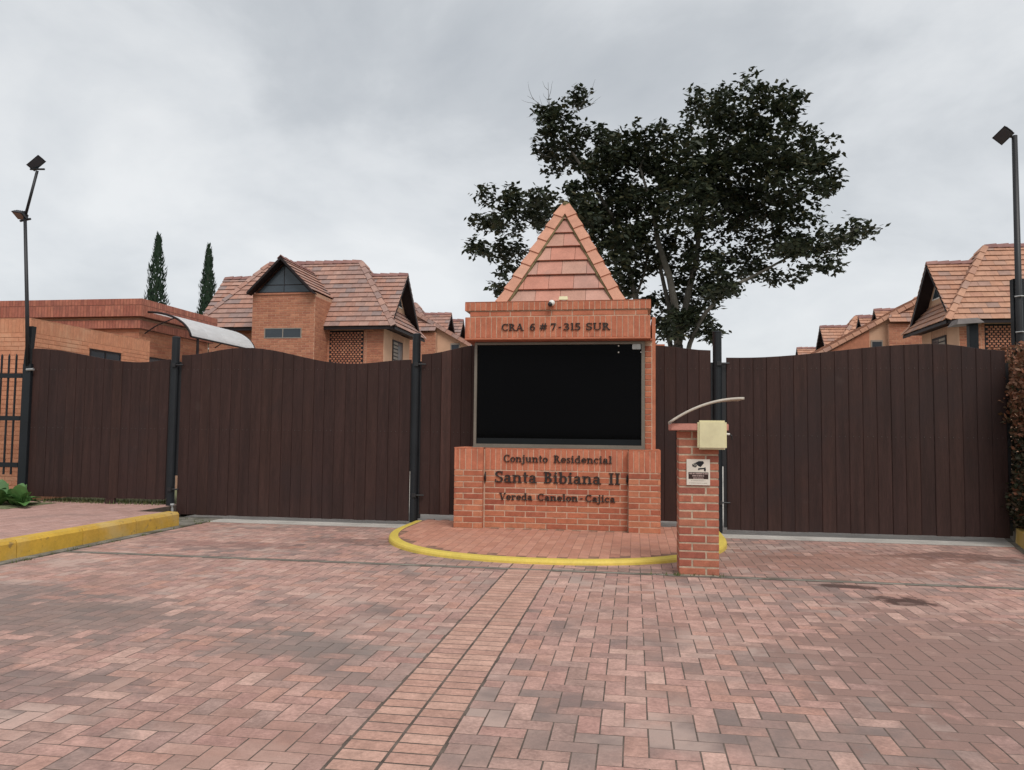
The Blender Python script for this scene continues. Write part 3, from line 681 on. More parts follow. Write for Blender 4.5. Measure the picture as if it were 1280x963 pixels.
def sp(name, poly, m, d=.0012):
    MB().prism([(x0+px*(x1-x0), sy-d, z0+py*(z1-z0)) for px, py in poly], (0, d+.001, 0)).build(name, m, sg)
sp('pictogram', [(.24, .80), (.52, .93), (.70, .93), (.75, .86), (.60, .70), (.50, .74), (.40, .82), (.30, .82)], M['signb'])
sp('pictogram', [(.24, .80), (.29, .81), (.28, .70), (.25, .73)], M['signb'])
sp('pictogram', [(.36+.075*math.cos(k*.524), .745+.062*math.sin(k*.524)) for k in range(12)], M['signb'], .0016)
sp('pictogram', [(.36+.03*math.cos(k*.524), .745+.026*math.sin(k*.524)) for k in range(12)], M['signg'], .0022)
sp('pictogram', [(.49, .59), (.54, .57), (.55, .60), (.74, .62), (.74, .56), (.80, .52), (.83, .60), (.80, .70), (.74, .67), (.55, .66), (.50, .66)], M['signb'])
sp('text_panel', [(.08, .235), (.93, .235), (.93, .495), (.08, .495)], M['signd'])
def dashes(py, h, a, b, m):
    x = a
    while x < b-.02:
        w = rnd.uniform(.025, .05); sp('print_mark', [(x, py), (min(x+w, b), py), (min(x+w, b), py+h), (x, py+h)], m, .002); x += w+rnd.choice((.012, .012, .03))
dashes(.42, .05, .12, .9, M['signt']); dashes(.335, .05, .25, .74, M['signt']); dashes(.25, .04, .28, .72, M['signt'])
dashes(.165, .02, .2, .8, M['signg']); dashes(.075, .02, .12, .9, M['signg'])

# ------------------------------------------------------------------ gates
GY = .80
def wave(ctrl):
    def f(x):
        if x <= ctrl[0][0]: return ctrl[0][1]
        for (a, za), (b, zb) in zip(ctrl, ctrl[1:]):
            if x <= b:
                t = (x-a)/(b-a); return za+(zb-za)*(.5-.5*math.cos(math.pi*t))
        return ctrl[-1][1]
    return f
def leaf_gate(name, x0, x1, zb, ctrl, nb, label, cat, wide=(), worn=(), rails=(.55, 1.35, 2.1), stiles=()):
    t = thing(name, ((x0+x1)/2, GY, zb), label, cat); f = wave(ctrl); w = (x1-x0)/nb
    for i in range(nb):
        g0 = .0008 if i-1 not in wide else .008; a, b = x0+i*w+g0/2, x0+(i+1)*w-.0004; c = .006
        dy = rnd.uniform(-.004, .004); y0 = GY-.02+dy; y1 = GY+.012
        q = MB(); za, zc = f(a), f(b); dz = rnd.uniform(-.004, .004)
        front = [(a+c, y0, zb+dz), (b-c, y0, zb+dz), (b-c, y0, zc-.003), (a+c, y0, za-.003)]
        mid = [(a, y0+c, zb+dz), (b, y0+c, zb+dz), (b, y0+c, zc), (a, y0+c, za)]
        back = [(a, y1, zb+dz), (b, y1, zb+dz), (b, y1, zc), (a, y1, za)]
        q.add(front+mid+back, [(0, 1, 2, 3)]+[(k, (k+1) % 4, 4+(k+1) % 4, 4+k) for k in range(4)]+[(4+k, 4+(k+1) % 4, 8+(k+1) % 4, 8+k) for k in range(4)]+[(11, 10, 9, 8)])
        q.build('board', M['wood_worn'] if i in worn else M['wood'], t)
    zm = min(f(x0+(x1-x0)*k/20) for k in range(21))
    for z in rails:
        if z < zm-.1: box('rail', M['post'], t, x0+.02, GY+.014, z, x1-.02, GY+.06, z+.06)
    for sx_ in stiles: box('stile', M['black'], t, sx_[0], GY-.004, sx_[1], sx_[2], GY+.05, sx_[3])
    nl = MB()
    for z in (1.36, 2.30):
        for i in range(nb):
            for s in (.3, .7):
                x = x0+(i+s)*w; nl.tube([(x, GY-.027, z+.03+rnd.uniform(-.004, .004)), (x, GY-.012, z+.03)], .0045, 5)
    nl.build('nail', M['nail'], t, kind='stuff')
    return t
lw = leaf_gate('board_fence', -7.30, -4.835, .28, [(-7.30, 2.684), (-5.30, 2.45), (-4.835, 2.495)], 15, 'short fixed dark wood fence panel with scooped top above the raised pavement', 'fence', wide=(5,), worn=(), stiles=((-4.84, .3, -4.79, 2.40),))
lg = leaf_gate('driveway_gate', -4.63, -.865, .058, [(-4.63, 2.56), (-3.58, 2.674), (-1.80, 2.416), (-.865, 2.476)], 22, 'wide dark brown plank gate with waved top between the pavement kerb and the kiosk', 'gate', worn=(), stiles=((-4.69, .66, -4.625, 2.45), (-.87, .80, -.835, 2.42)))
ml = leaf_gate('board_fence', -.705, .225, .165, [(-.72, 2.555), (.25, 2.70)], 6, 'narrow dark plank panel rising from its post to the kiosk window frame', 'fence', worn=(2,), rails=(.5, 1.35, 2.1), stiles=((-.745, .1, -.70, 2.45),))
mr = leaf_gate('board_fence', 2.72, 3.53, .165, [(2.70, 2.669), (3.54, 2.592)], 5, 'narrow dark plank panel behind the intercom pillar with sloping top', 'fence', stiles=((3.52, .1, 3.57, 2.42),))
rg = leaf_gate('driveway_gate', 3.745, 7.375, .072, [(3.745, 2.487), (3.95, 2.485), (6.50, 2.665), (7.375, 2.565)], 20, 'wide dark brown plank gate with rising top ending at the reddish hedge', 'gate', wide=(11, 14), worn=(), stiles=((3.672, .95, 3.75, 2.42), (3.705, .1, 3.755, .948), (7.37, .1, 7.42, 2.4)))
box('foot', M['wood'], lw, -5.86, GY-.03, .19, -5.70, GY+.02, .279)
def post(x, z0, z1, label, name='gate_post', r=.062, hinge=1):
    t = thing(name, (x, GY-.02, z0), label, 'post', 'dark steel gate posts')
    MB().tube([(x, GY-.02, z0), (x, GY-.02, z1-.012)], r, 16).build('tube', M['post'], t, smooth=False)
    MB().tube([(x, GY-.02, z1-.014), (x, GY-.02, z1), (x, GY-.02, z1+.012)], [r+.004, r+.004, r*.6], 16).build('cap', M['post'], t)
    for z in (2.40, .45):
        if hinge: MB().tube([(x, GY-.085, z), (x+.16*hinge, GY-.06, z)], .012, 8).box(x+.02*hinge-.03, GY-.1, z-.03, x+.02*hinge+.03, GY-.03, z+.03).build('hinge', M['black'], t)
    return t
post(-4.735, .17, 2.845, 'dark steel gate post standing at the end of the yellow kerb')
post(-.785, .05, 2.86, 'dark steel gate post at the tip of the yellow island kerb')
post(3.62, .03, 2.855, 'dark steel gate post standing behind the intercom pillar')
lp = thing('fence_post', (-7.39, GY, .19), 'short square steel post joining the railing and the fence panel', 'post')
box('lower_post', M['post'], lp, -7.42, GY-.07, .17, -7.265, GY+.07, 2.43, .006)
MB().hexa([(-7.43, GY-.045, 2.43), (-7.34, GY-.045, 2.43), (-7.34, GY+.045, 2.43), (-7.43, GY+.045, 2.43)], [(-7.385, GY-.045, 3.05), (-7.295, GY-.045, 3.05), (-7.295, GY+.045, 3.05), (-7.385, GY+.045, 3.05)]).build('upper_post', M['post'], lp)
MB().tube([(-7.33, GY-.08, 2.33), (-7.20, GY-.085, 2.335)], .022, 8).build('latch', M['steel'], lp)
gs = thing('gate_stop', (-4.60, .63, .0), 'short galvanised gate stop bolt at the kerb end', 'bolt')
MB().tube([(-4.60, .63, -.02), (-4.60, .63, .17)], .022, 10).build('sleeve', M['steel'], gs)
MB().tube([(-4.60, .63, .17), (-4.60, .63, .21), (-4.60, .63, .215), (-4.60, .63, .24)], [.014, .014, .034, .03], 10).build('bolt', M['steel'], gs)
# railing on the left
rl = thing('railing', (-8.2, GY, .19), 'dark steel railing with upright bars beside the brick gate lodge', 'railing')
x = -7.60
while x > -9.3:
    MB().tube([(x, GY, .62), (x, GY, 2.56), (x, GY, 2.60)], [.016, .016, .004], 8).build('bar', M['post'], rl); x -= .135
for z in (2.20, 1.50, .74): box('rail', M['post'], rl, -9.35, GY-.018, z, -7.472, GY+.02, z+.075)
box('post', M['post'], rl, -9.46, GY-.05, .17, -9.352, GY+.05, 2.6)

# ------------------------------------------------------------------ broad-leaved plant by the railing, grass
pt = thing('leafy_plant', (-7.25, .15, .19), 'low bright green broad-leaved plant under the railing', 'plant')
def leafmesh(base, yawa, ln, wd, lift, droop):
    b = MB(); d = Vector((math.cos(yawa), math.sin(yawa), 0)); s = Vector((-d.y, d.x, 0)); n = 6
    for i in range(n+1):
        t = i/n; p = Vector(base)+d*ln*t*math.cos(lift)+Zv*(ln*t*math.sin(lift)-droop*t*t*ln); w = wd*math.sin(math.pi*(.12+.86*t))**.8/2
        b.v += [tuple(p-s*w+Zv*w*.35), tuple(p-Zv*.0), tuple(p+s*w+Zv*w*.35)]
    for i in range(n):
        for k in range(2): b.f.append((i*3+k, i*3+k+1, (i+1)*3+k+1, (i+1)*3+k))
    return b
for c in range(6):
    bx, by = -6.72-.22*c+rnd.uniform(-.05, .05), .12+rnd.uniform(-.2, .25)
    for k in range(13):
        leafmesh((bx, by, .2), k*2.4+rnd.uniform(-.3, .3), rnd.uniform(.28, .50), rnd.uniform(.16, .24), R(rnd.uniform(25, 85)), rnd.uniform(.1, .45)).build('leaf', M['agave'], pt, smooth=True)
gb = MB()
for i in range(900):
    x, y = rnd.uniform(-7.1, -4.9), rnd.uniform(.72, 1.25); h = rnd.uniform(.03, .09); a = rnd.uniform(0, 6.28)
    gb.add([(x, y, .185), (x+.012*math.cos(a), y+.012*math.sin(a), .185), (x+rnd.uniform(-.03, .03), y+rnd.uniform(-.03, .03), .185+h)], [(0, 1, 2)])
tag(MB().box(-7.3, .66, .1, -4.8, 4, .186).build('verge', M['ground']), kind='structure')
for i in range(46):                              # weeds in the gutter joint, at the kerb and by the pillar
    k = rnd.random()
    if k < .55: cx_, cy_ = -3.865+rnd.gauss(0, .012), rnd.uniform(-4.2, .6)
    elif k < .75: cx_, cy_ = rnd.uniform(2.6, 3.4), -2.50+rnd.gauss(0, .02)
    else: cx_, cy_ = rnd.uniform(-4.5, -3.9), rnd.uniform(.1, .6)
    for q in range(9):
        x, y = cx_+rnd.gauss(0, .022), cy_+rnd.gauss(0, .022); h = rnd.uniform(.012, .045); a = rnd.uniform(0, 6.28)
        gb.add([(x, y, .0), (x+.009*math.cos(a), y+.009*math.sin(a), .0), (x+rnd.uniform(-.02, .02), y+rnd.uniform(-.02, .02), h)], [(0, 1, 2)])
tag(gb.build('grass', M['grass']), kind='stuff')

# ------------------------------------------------------------------ gate lodge (orange brick, left)
lodge = thing('gate_lodge', (-9.5, 3, 0), 'flat-roofed orange brick gate lodge with soldier-course parapets behind the fence panel', 'building')
AX0, AY0, ZT = -7.97, 1.5, 3.30
lowb = MB().box(-16, AY0, -.05, AX0, 4.85, ZT-.02).build('lower_block', M['guard_mortar'], lodge)
hole = (2.98, 3.90, 2.68, 2.93)
fb = courses('-y', AY0, -11.2, AX0, .30, ZT-.26, L_=.286, gap=.008, proud=.007)
sb2 = courses('+x', AX0, AY0-.007, 4.85, 2.2, ZT-.26, L_=.286, gap=.008, proud=.007, holes=[hole], off=1)
emit(fb+sb2, 'brick', M['guard_brick'], lowb, 300, c=.003)
emit(soldiers('-y', AY0, -11.2, AX0, ZT-.258, ZT) + soldiers('+x', AX0, AY0-.007, 4.85, ZT-.258, ZT), 'soldier_brick', M['guard_brick'], lowb, 120, c=.003)
box('coping', M['guard_mortar'], lowb, -16, AY0-.004, ZT-.02, AX0+.004, 4.85, ZT+.004)
wnd = MB().box(AX0-.02, 2.98, 2.42, AX0+.012, 3.90, 2.44).box(AX0-.02, 2.98, 2.90, AX0+.012, 3.90, 2.93).box(AX0-.02, 2.98, 2.44, AX0+.012, 3.01, 2.90).box(AX0-.02, 3.87, 2.44, AX0+.012, 3.90, 2.90).box(AX0-.02, 3.42, 2.44, AX0+.012, 3.45, 2.90).build('window', M['dark_trim'], lowb)
box('pane', M['darkglass'], wnd, AX0-.01, 3.01, 2.44, AX0+.002, 3.42, 2.90); box('pane', M['darkglass'], wnd, AX0-.01, 3.45, 2.44, AX0+.002, 3.87, 2.90)
box('lintel', M['guard_brick'], wnd, AX0+.003, 2.94, 2.932, AX0+.018, 3.94, 2.975)
UX, UY, UZ = -8.30, 5.0, 4.27
upb = MB().box(-20, UY+.16, -.05, UX-.16, 8.0, UZ-.03).build('upper_block', M['house_mortar'], lodge)
emit(courses('-y', UY+.16, -15.0, UX-.16, 3.2, UZ-.66, L_=.286, gap=.008, proud=.007) + courses('+x', UX-.16, UY+.15, 7.95, 2.4, UZ-.66, L_=.286, gap=.008, proud=.007), 'brick', M['house_brick'], upb, 300, c=.003)
band = MB().box(-20, UY, UZ-.40, UX, 8.13, UZ-.01).box(-20, UY+.07, UZ-.66, UX-.07, 8.08, UZ-.47).build('cornice', M['dark_mortar'], upb)
emit(soldiers('-y', UY, -15.0, UX, UZ-.40, UZ-.15, w=.075) + soldiers('-y', UY, -15.0, UX, UZ-.145, UZ, w=.075) + soldiers('+x', UX, UY, 8.13, UZ-.40, UZ-.15, w=.075) + soldiers('+x', UX, UY, 8.13, UZ-.145, UZ, w=.075), 'soldier_brick', M['parapet'], band, 280, c=.003)
emit(soldiers('-y', UY+.07, -15.0, UX-.07, UZ-.66, UZ-.47, w=.075) + soldiers('+x', UX-.07, UY+.07, 8.08, UZ-.66, UZ-.47, w=.075), 'band_brick', M['parapet'], band, 200, c=.003)
wd2 = box('window', M['dark_trim'], upb, UX-.17, 5.35, 2.5, UX-.13, 7.0, 3.02); box('pane', M['darkglass'], wd2, UX-.14, 5.4, 2.54, UX-.125, 6.95, 2.98)
# polycarbonate canopy on the lodge's inner side
ca = thing('lodge_canopy', (UX, 8, 3.5), 'white curved polycarbonate canopy along the lodge wall', 'canopy')
CY0, CY1 = 5.15, 8.05
arcp = []
for i in range(15):
    a = R(90-84*i/14); arcp.append((UX+.06+1.06*math.cos(a), 3.36+.62*math.sin(a)))
for j in range(4):
    ya, yb = CY0+(CY1-CY0)*j/4, CY0+(CY1-CY0)*(j+1)/4-.01
    b = MB()
    for i in range(14):
        (xa, za), (xb, zb) = arcp[i], arcp[i+1]
        b.hexa([(xa, ya, za), (xb, ya, zb), (xb, yb, zb), (xa, yb, za)], [(xa+.004, ya, za+.012), (xb+.004, ya, zb+.012), (xb+.004, yb, zb+.012), (xa+.004, yb, za+.012)])
    b.build('sheet', M['poly'], ca)
for yy in (CY0-.012, CY1):
    MB().tube([(x, yy, z-.0) for x, z in arcp], .024, 8).build('arch_rib', M['dark_trim'], ca, smooth=True)
    MB().tube([(UX+.0, yy, 3.50), (UX+.25, yy, 3.66), (UX+.7, yy, 3.84)], .014, 6).build('brace', M['dark_trim'], ca)
MB().tube([(arcp[-1][0], CY0, arcp[-1][1]), (arcp[-1][0], CY1, arcp[-1][1])], .02, 8).build('edge_beam', M['dark_trim'], ca)
MB().tube([(arcp[-1][0]-.02, CY1, arcp[-1][1]), (arcp[-1][0]-.02, CY1, .0)], .03, 8).build('leg', M['dark_trim'], ca)
MB().tube([(arcp[-1][0]-.02, CY0+.3, arcp[-1][1]), (arcp[-1][0]-.02, CY0+.3, .0)], .03, 8).build('leg', M['dark_trim'], ca)

# ------------------------------------------------------------------ houses
KS, EV, HD = 1.39, 4.72, 3.6
def house(ox, oy, m, label, group, oz=0, wid=7.0, near=True, tower=True, tile='tile', second=False, nt=300, wing=None):
    def T(x, y, z): return Vector((ox+m*x, oy+y, oz+z))
    def V(x, y, z): return Vector((m*x, y, z))
    h = thing('house', (ox-m*wid/2, oy+HD/2, oz), label, 'house', group)
    def bx(name, mat, par, x0, y0, z0, x1, y1, z1, **k):
        a, b = ox+m*x0, ox+m*x1; return box(name, mat, par, min(a, b), oy+y0, oz+z0, max(a, b), oy+y1, oz+z1, **k)
    hf = '+x' if m > 0 else '-x'
    # walls
    wl = bx('wall', M['house_mortar'], h, -wid+.45, .36, -.3, -.46, HD-.36, EV-.02)
    zlo = 3.25
    fx = lambda x: ox+m*x
    def span(a, b): return (min(fx(a), fx(b)), max(fx(a), fx(b)))
    lat = span(-2.30, -1.14)
    br = courses('-y', oy+.36, *span(-wid+.45, -1.05), oz+zlo, oz+EV-.03, L_=.26, ch=.075, holes=[(lat[0], lat[1], oz+zlo-.1, oz+4.70)], proud=.006)
    br += courses('-y', oy+.36, *span(-1.04, -.46), oz+zlo, oz+EV-.03, L_=.26, ch=.075, proud=.012)
    emit(br, 'brick', M['house_brick'], wl, nt if near else 0, c=.003)
    bx('corner_plaster', M['plaster'], wl, -.462, .34, zlo-.2, -.448, 1.2, EV-.03)
    # brick lattice: headers set with open gaps over a flat dark sheet painting the shade behind them
    shade_sheet = bx('lattice_shade_sheet', M['interior'], wl, -2.30, .353, zlo-.1, -1.14, .358, 4.64)
    lp_ = []
    nz = int((4.62-zlo)/.07)
    for r in range(nz):
        x = -2.285+(r % 2)*.058
        while x < -1.2:
            lp_.append((T(x+.04, .335, zlo+.05+r*.07), .076, .05, .03, '-y')); x += .116
    emit(lp_, 'lattice_brick', M['house_brick'], shade_sheet, nt if near else 0, c=.003)
    # side windows with louvres
    if near:
        for (ya, yb) in ((1.25, 2.35),):
            wn = bx('window', M['dark_trim'], wl, -.47, ya, 3.2, -.435, yb, 4.45)
            for k in range(9): bx('louvre', M['louvre'], wn, -.44, ya+.06, 3.3+k*.125, -.425, (ya+yb)/2-.03, 3.38+k*.125)
            bx('pane', M['darkglass'], wn, -.436, (ya+yb)/2+.02, 3.28, -.430, yb-.05, 4.38)
        bx('corner_plaster', M['plaster'], wl, -.462, 2.42, zlo-.2, -.446, HD-.4, EV-.03)
    # main hip roof
    rz = EV+KS*HD/2; hw = HD/2
    core = MB()
    pts = [T(-wid, 0, EV), T(0, 0, EV), T(0, HD, EV), T(-wid, HD, EV), T(-wid+hw, hw, rz-.03), T(-hw, hw, rz-.03)]
    core.add(pts, [(0, 1, 5, 4), (1, 2, 5), (2, 3, 4, 5), (3, 0, 4), (3, 2, 1, 0)])
    rf = core.build('roof', M['dark_trim'], h)
    sl_ = math.hypot(1, KS); SL = hw*sl_
    tm = M[tile]
    tl = []
    n_f, n_s, n_b, n_w = Vector((0, -KS, 1)), V(KS, 0, 1), Vector((0, KS, 1)), V(-KS, 0, 1)
    # front: e runs along world +x from the mid
    mid = T(-wid/2, 0, EV)
    tl += roof_face(mid, (1, 0, 0), (0, 1, KS), n_f, lambda t: (-(wid/2-t/sl_), wid/2-t/sl_), SL)
    tl += roof_face(T(0, hw, EV), (0, 1, 0), V(-1, 0, KS), n_s, lambda t: (-(hw-t/sl_), hw-t/sl_), SL)
    tl += roof_face(T(-wid/2, HD, EV), (1, 0, 0), (0, -1, KS), n_b, lambda t: (-(wid/2-t/sl_), wid/2-t/sl_), SL)
    tl += roof_face(T(-wid, hw, EV), (0, 1, 0), V(1, 0, KS), n_w, lambda t: (-(hw-t/sl_), hw-t/sl_), SL)
    hip = []
    hip += ridge_pieces(T(0, 0, EV), T(-hw, hw, rz), n_f, n_s, w=.11)
    hip += ridge_pieces(T(0, HD, EV), T(-hw, hw, rz), n_b, n_s, w=.11)
    hip += ridge_pieces(T(-wid, 0, EV), T(-wid+hw, hw, rz), n_f, n_w, w=.11)
    rdg = ridge_pieces(T(-wid+hw, hw, rz), T(-hw, hw, rz), n_f, n_b, w=.11)
    emit_hex(hip, 'hip_tile', tm, rf, 40 if near else 0)
    for (a, b) in (((-wid-.02, -.03), (.02, .0)),): bx('eave_board', M['dark_trim'], rf, a[0], a[1]+.03, EV-.09, b[0], b[1]+.03, EV-.005)
    bx('eave_board', M['dark_trim'], rf, -.03, -.0, EV-.092, .0, HD+.03, EV-.007)
    # cross gables in the hip ends
    def gable(x_end, sgn, dy=0, dz=0):
        kd, gz = 1.14, 6.73+dz; yc = hw+dy
        ng, nh = Vector((0, -kd, 1)), Vector((0, kd, 1)); sg_ = math.hypot(1, kd); glen = 1.58*sg_
        xo = x_end+sgn*-.12
        def xin(t, top=gz):    # where the gable slope meets the hip end
            z = gz-kd*(1.58-t/sg_); return x_end-sgn*max(.0, (z-EV)/KS)
        for side, nn in ((-1, ng), (1, nh)):
            O = T(0, yc+side*1.58, gz-1.58*kd); s = Vector((0, -side, kd))
            def iv(t):
                a, b = m*(xin(t)-.06*sgn), m*xo; return (min(a, b), max(a, b))
            tl.extend(roof_face(O, (1, 0, 0), s, nn, iv, glen))
            # barge board
            p0, p1 = T(xo, yc, gz+.02), T(xo, yc+side*1.66, gz+.02-1.66*kd)
            dn = Vector((0, 0, -.05)); hb_ = Vector((0, 0, -.12 if side < 0 else -.2))
            MB().hexa([p0+dn, p1+dn, p1+hb_, p0+hb_], [q+V(-.04*sgn, 0, 0) for q in (p0+dn, p1+dn, p1+hb_, p0+hb_)]).build('barge_board', M['dark_trim'], rf)
            so_ = [T(xo, yc, gz-.045), T(xo, yc+side*1.6, gz-.045-1.6*kd), T(x_end-sgn*.6, yc+side*1.6, gz-.045-1.6*kd), T(x_end-sgn*.6, yc, gz-.045)]
            MB().prism(so_, (0, 0, -.02)).build('soffit', M['dark_trim'], rf)
        rdg.extend(ridge_pieces(T(x_end-sgn*(gz-EV)/KS, yc, gz), T(xo, yc, gz), ng, nh, w=.1))
        xg = x_end-sgn*.52
        tri = [T(xg, yc-1.3, gz-1.34*kd), T(xg, yc+1.3, gz-1.34*kd), T(xg, yc, gz-.03)]
        gw = MB().prism(tri, V(-.4*sgn, 0, 0)).build('gable_wall', M['plaster'], rf)
        w_ = [T(xg+sgn*.012, yc-.62, gz-1.02), T(xg+sgn*.012, yc+.62, gz-1.02), T(xg+sgn*.012, yc, gz-.3)]
        gp = MB().prism(w_, V(-.03*sgn, 0, 0)).build('window', M['darkglass'], gw)
        f_ = [T(xg+sgn*.006, yc-.70, gz-1.06), T(xg+sgn*.006, yc+.70, gz-1.06), T(xg+sgn*.006, yc, gz-.22)]
        MB().prism(f_, V(-.03*sgn, 0, 0)).build('frame', M['white'], gp)
    gable(0, 1)
    gable(-wid, -1)
    if second: gable(.28, 1, dy=1.25, dz=-.12)
    if tower:
        tx, tw_ = -3.42, 1.05
        tw0 = bx('front_bay', M['house_mortar'], h, tx-tw_, -.7, -.3, tx+tw_, 1.2, 5.72)
        holes = [(fx(tx)-.62, fx(tx)+.62, oz+4.27, oz+4.60)]
        pc = courses('-y', oy-.7, *span(tx-tw_, tx+tw_), oz+3.3, oz+5.72, L_=.26, ch=.075, holes=holes, proud=.006)
        pc += courses(hf, fx(tx+tw_), oy-.7, oy+1.0, oz+3.3, oz+5.6, L_=.26, ch=.075, proud=.006)
        emit(pc, 'brick', M['house_brick'], tw0, nt if near else 0, c=.003)
        wn = MB().box(fx(tx)-.62, oy-.712, oz+4.27, fx(tx)+.62, oy-.69, oz+4.30).box(fx(tx)-.62, oy-.712, oz+4.57, fx(tx)+.62, oy-.69, oz+4.60).box(fx(tx)-.62, oy-.712, oz+4.30, fx(tx)-.59, oy-.69, oz+4.57).box(fx(tx)+.59, oy-.712, oz+4.30, fx(tx)+.62, oy-.69, oz+4.57).box(fx(tx)-.015, oy-.712, oz+4.30, fx(tx)+.015, oy-.69, oz+4.57).build('window', M['louvre'], tw0)
        for s in (-1, 1): box('pane', M['darkglass'], wn, fx(tx)+(-.59 if s < 0 else .015), oy-.703, oz+4.30, fx(tx)+(-.015 if s < 0 else .59), oy-.695, oz+4.57)
        gz, hwd = 6.78, 1.04; kt = 1.0; ez = gz-1.04; st_ = math.hypot(1, kt)
        yb = (gz-EV)/KS
        for sgn in (-1, 1):
            O = Vector((fx(tx)+sgn*hwd, oy, oz+ez)); s = Vector((-sgn, 0, kt)); nn = Vector((sgn*kt, 0, 1))
            def iv(t): z = ez+kt*t/st_; return (-1.0, (z-EV)/KS+.05)
            tl.extend(roof_face(O, (0, 1, 0), s, nn, iv, hwd*st_))
            p0, p1 = Vector((fx(tx), oy-1.03, oz+gz+.03)), Vector((fx(tx)+sgn*(hwd+.06), oy-1.03, oz+gz+.03-(hwd+.06)*kt))
            w = Vector((0, 0, -.09)); MB().hexa([p0, p1, p1+w, p0+w], [q+Vector((0, .05, 0)) for q in (p0, p1, p1+w, p0+w)]).build('barge_board', M['dark_trim'], rf)
            MB().hexa([Vector((fx(tx), oy-.99, oz+gz-.04)), p1+Vector((0, .04, -.07)), p1+Vector((0, .34, -.07)), Vector((fx(tx), oy-.66, oz+gz-.04))], [Vector((fx(tx), oy-.99, oz+gz-.03)), p1+Vector((0, .04, -.05)), p1+Vector((0, .34, -.05)), Vector((fx(tx), oy-.66, oz+gz-.03))]).build('soffit', M['dark_trim'], rf)
        rdg.extend(ridge_pieces(Vector((fx(tx), oy-1.02, oz+gz)), Vector((fx(tx), oy+yb, oz+gz)), (-kt, 0, 1), (kt, 0, 1), w=.1))
        gwn = MB().prism([(fx(tx)-.96, oy-.69, oz+5.70), (fx(tx)+.96, oy-.69, oz+5.70), (fx(tx), oy-.69, oz+6.66)], (0, 1.8, 0)).build('gable_wall', M['house_mortar'], tw0)
        # glazed triangle with a transom strip
        a = oy-.705
        zt = 5.97
        hb = .86; hz = 5.745; apx = 6.60; ht = hb*(1-(zt-hz)/(apx-hz))
        fr = MB().prism([(fx(tx)-hb-.07, a+.006, hz-.025), (fx(tx)+hb+.07, a+.006, hz-.025), (fx(tx), a+.006, apx+.06)], (0, .01, 0)).build('window', M['dark_trim'], gwn)
        for s in (-1, 1):
            MB().prism([(fx(tx)+s*.012, a, zt+.015), (fx(tx)+s*(ht-.02), a, zt+.015), (fx(tx)+s*.012, a, apx-.02)], (0, .01, 0)).build('pane', M['blueglass'], fr)
            MB().prism([(fx(tx)+s*.012, a, hz), (fx(tx)+s*hb, a, hz), (fx(tx)+s*(ht+.01), a, zt-.015), (fx(tx)+s*.012, a, zt-.015)], (0, .01, 0)).build('pane', M['blueglass'], fr)
        box('sill', M['house_brick'], gwn, fx(tx)-1.0, oy-.74, oz+5.66, fx(tx)+1.0, oy-.69, oz+5.715)
    if wing:                                  # lower wing with a raking tiled verge facing the gates
        xa, za, xb, zb_, xe, ze, xp = wing; Yw = 19.5; sgx = 1 if xb > xa else -1
        k_ = (za-zb_)/abs(xb-xa); zl = lambda x: za-abs(x-xa)*k_*(1 if (x-xa)*sgx > 0 else -1)
        xo_ = xa-sgx*1.6
        wq = MB().prism([(xo_, Yw, -.1), (xb-sgx*.12, Yw, -.1), (xb-sgx*.12, Yw, zl(xb)-.02), (xo_, Yw, zl(xo_)-.14)], (0, 6, 0)).build('wing', M['plaster'], h)
        lo_, hi_ = min(xo_, xe), max(xo_, xe)
        b_ = box('brick_wall', M['house_mortar'], wq, lo_, Yw-.25, -.1, hi_, Yw-.01, ze-.03)
        emit(courses('-y', Yw-.25, lo_, hi_, 3.4, ze-.03, L_=.26, ch=.075), 'brick', M['house_brick'], b_, 0, c=.003)
        def ivw(t):
            z = ze+t*.8; xx = zl_inv(z); return (min(xo_, xx), max(xo_, xx))
        def zl_inv(z): return xa+sgx*(za-z)/k_
        pt_ = roof_face((0, Yw-.38, ze), (1, 0, 0), (0, .6, .8), (0, -.8, .6), lambda t: (min(xo_, min(xe, zl_inv(ze+t*.8), key=lambda q: q*sgx)), max(xo_, min(xe, zl_inv(ze+t*.8), key=lambda q: q*sgx))), .95)
        emit_hex(pt_, 'pent_tile', tm, wq, 0)
        nv = Vector((sgx*k_, 0, 1)).normalized()
        ve = ridge_pieces((xb, Yw-.12, zl(xb)), (xo_, Yw-.12, zl(xo_)), (0, -1, .2), nv, tl=.3, w=.10, th=.02, lift=.02)
        emit_hex(ve, 'verge_tile', tm, wq, 0)
        sl2 = Vector((xo_-xb, 0, zl(xo_)-zl(xb))); L2 = sl2.length
        emit_hex(roof_face((xb, Yw+3, zl(xb)), (0, 1, 0), sl2, nv, lambda t: (-3.05, 3), L2), 'wing_tile', tm, wq, 0)
        if sgx < 0: MB().prism([(xe-sgx*-.62, Yw-.06, -.1), (xb+.3, Yw-.06, -.1), (xb+.3, Yw-.06, zl(xb+.3)-.16), (xe-.62, Yw-.06, zl(xe-.62)-.16)], (0, .05, 0)).build('brick_panel', M['house_brick'], wq)
        w0_, w1_ = xp
        wx = box('window', M['louvre'], wq, w0_-.04, Yw-.03, 3.6, w1_+.04, Yw-.005, 4.92); box('pane', M['darkglass'], wx, w0_, Yw-.035, 3.64, w1_, Yw-.031, 4.86)
    emit_hex(tl, 'roof_tile', tm, rf, nt if near else 0)
    emit_hex(rdg, 'ridge_tile', M['ridge'], rf, 60 if near else 0)
    return h
M['blueglass'] = nmat('blue_grey_glass', [(.055, .07, .085)], .15, (1, .1), None, None, spec=.4)
GL, GR = 'brick houses left of the drive', 'brick houses right of the drive'
house(-5.06, 13, 1, 'brick house with steep tiled roof and front bay behind the white canopy', GL, nt=300)
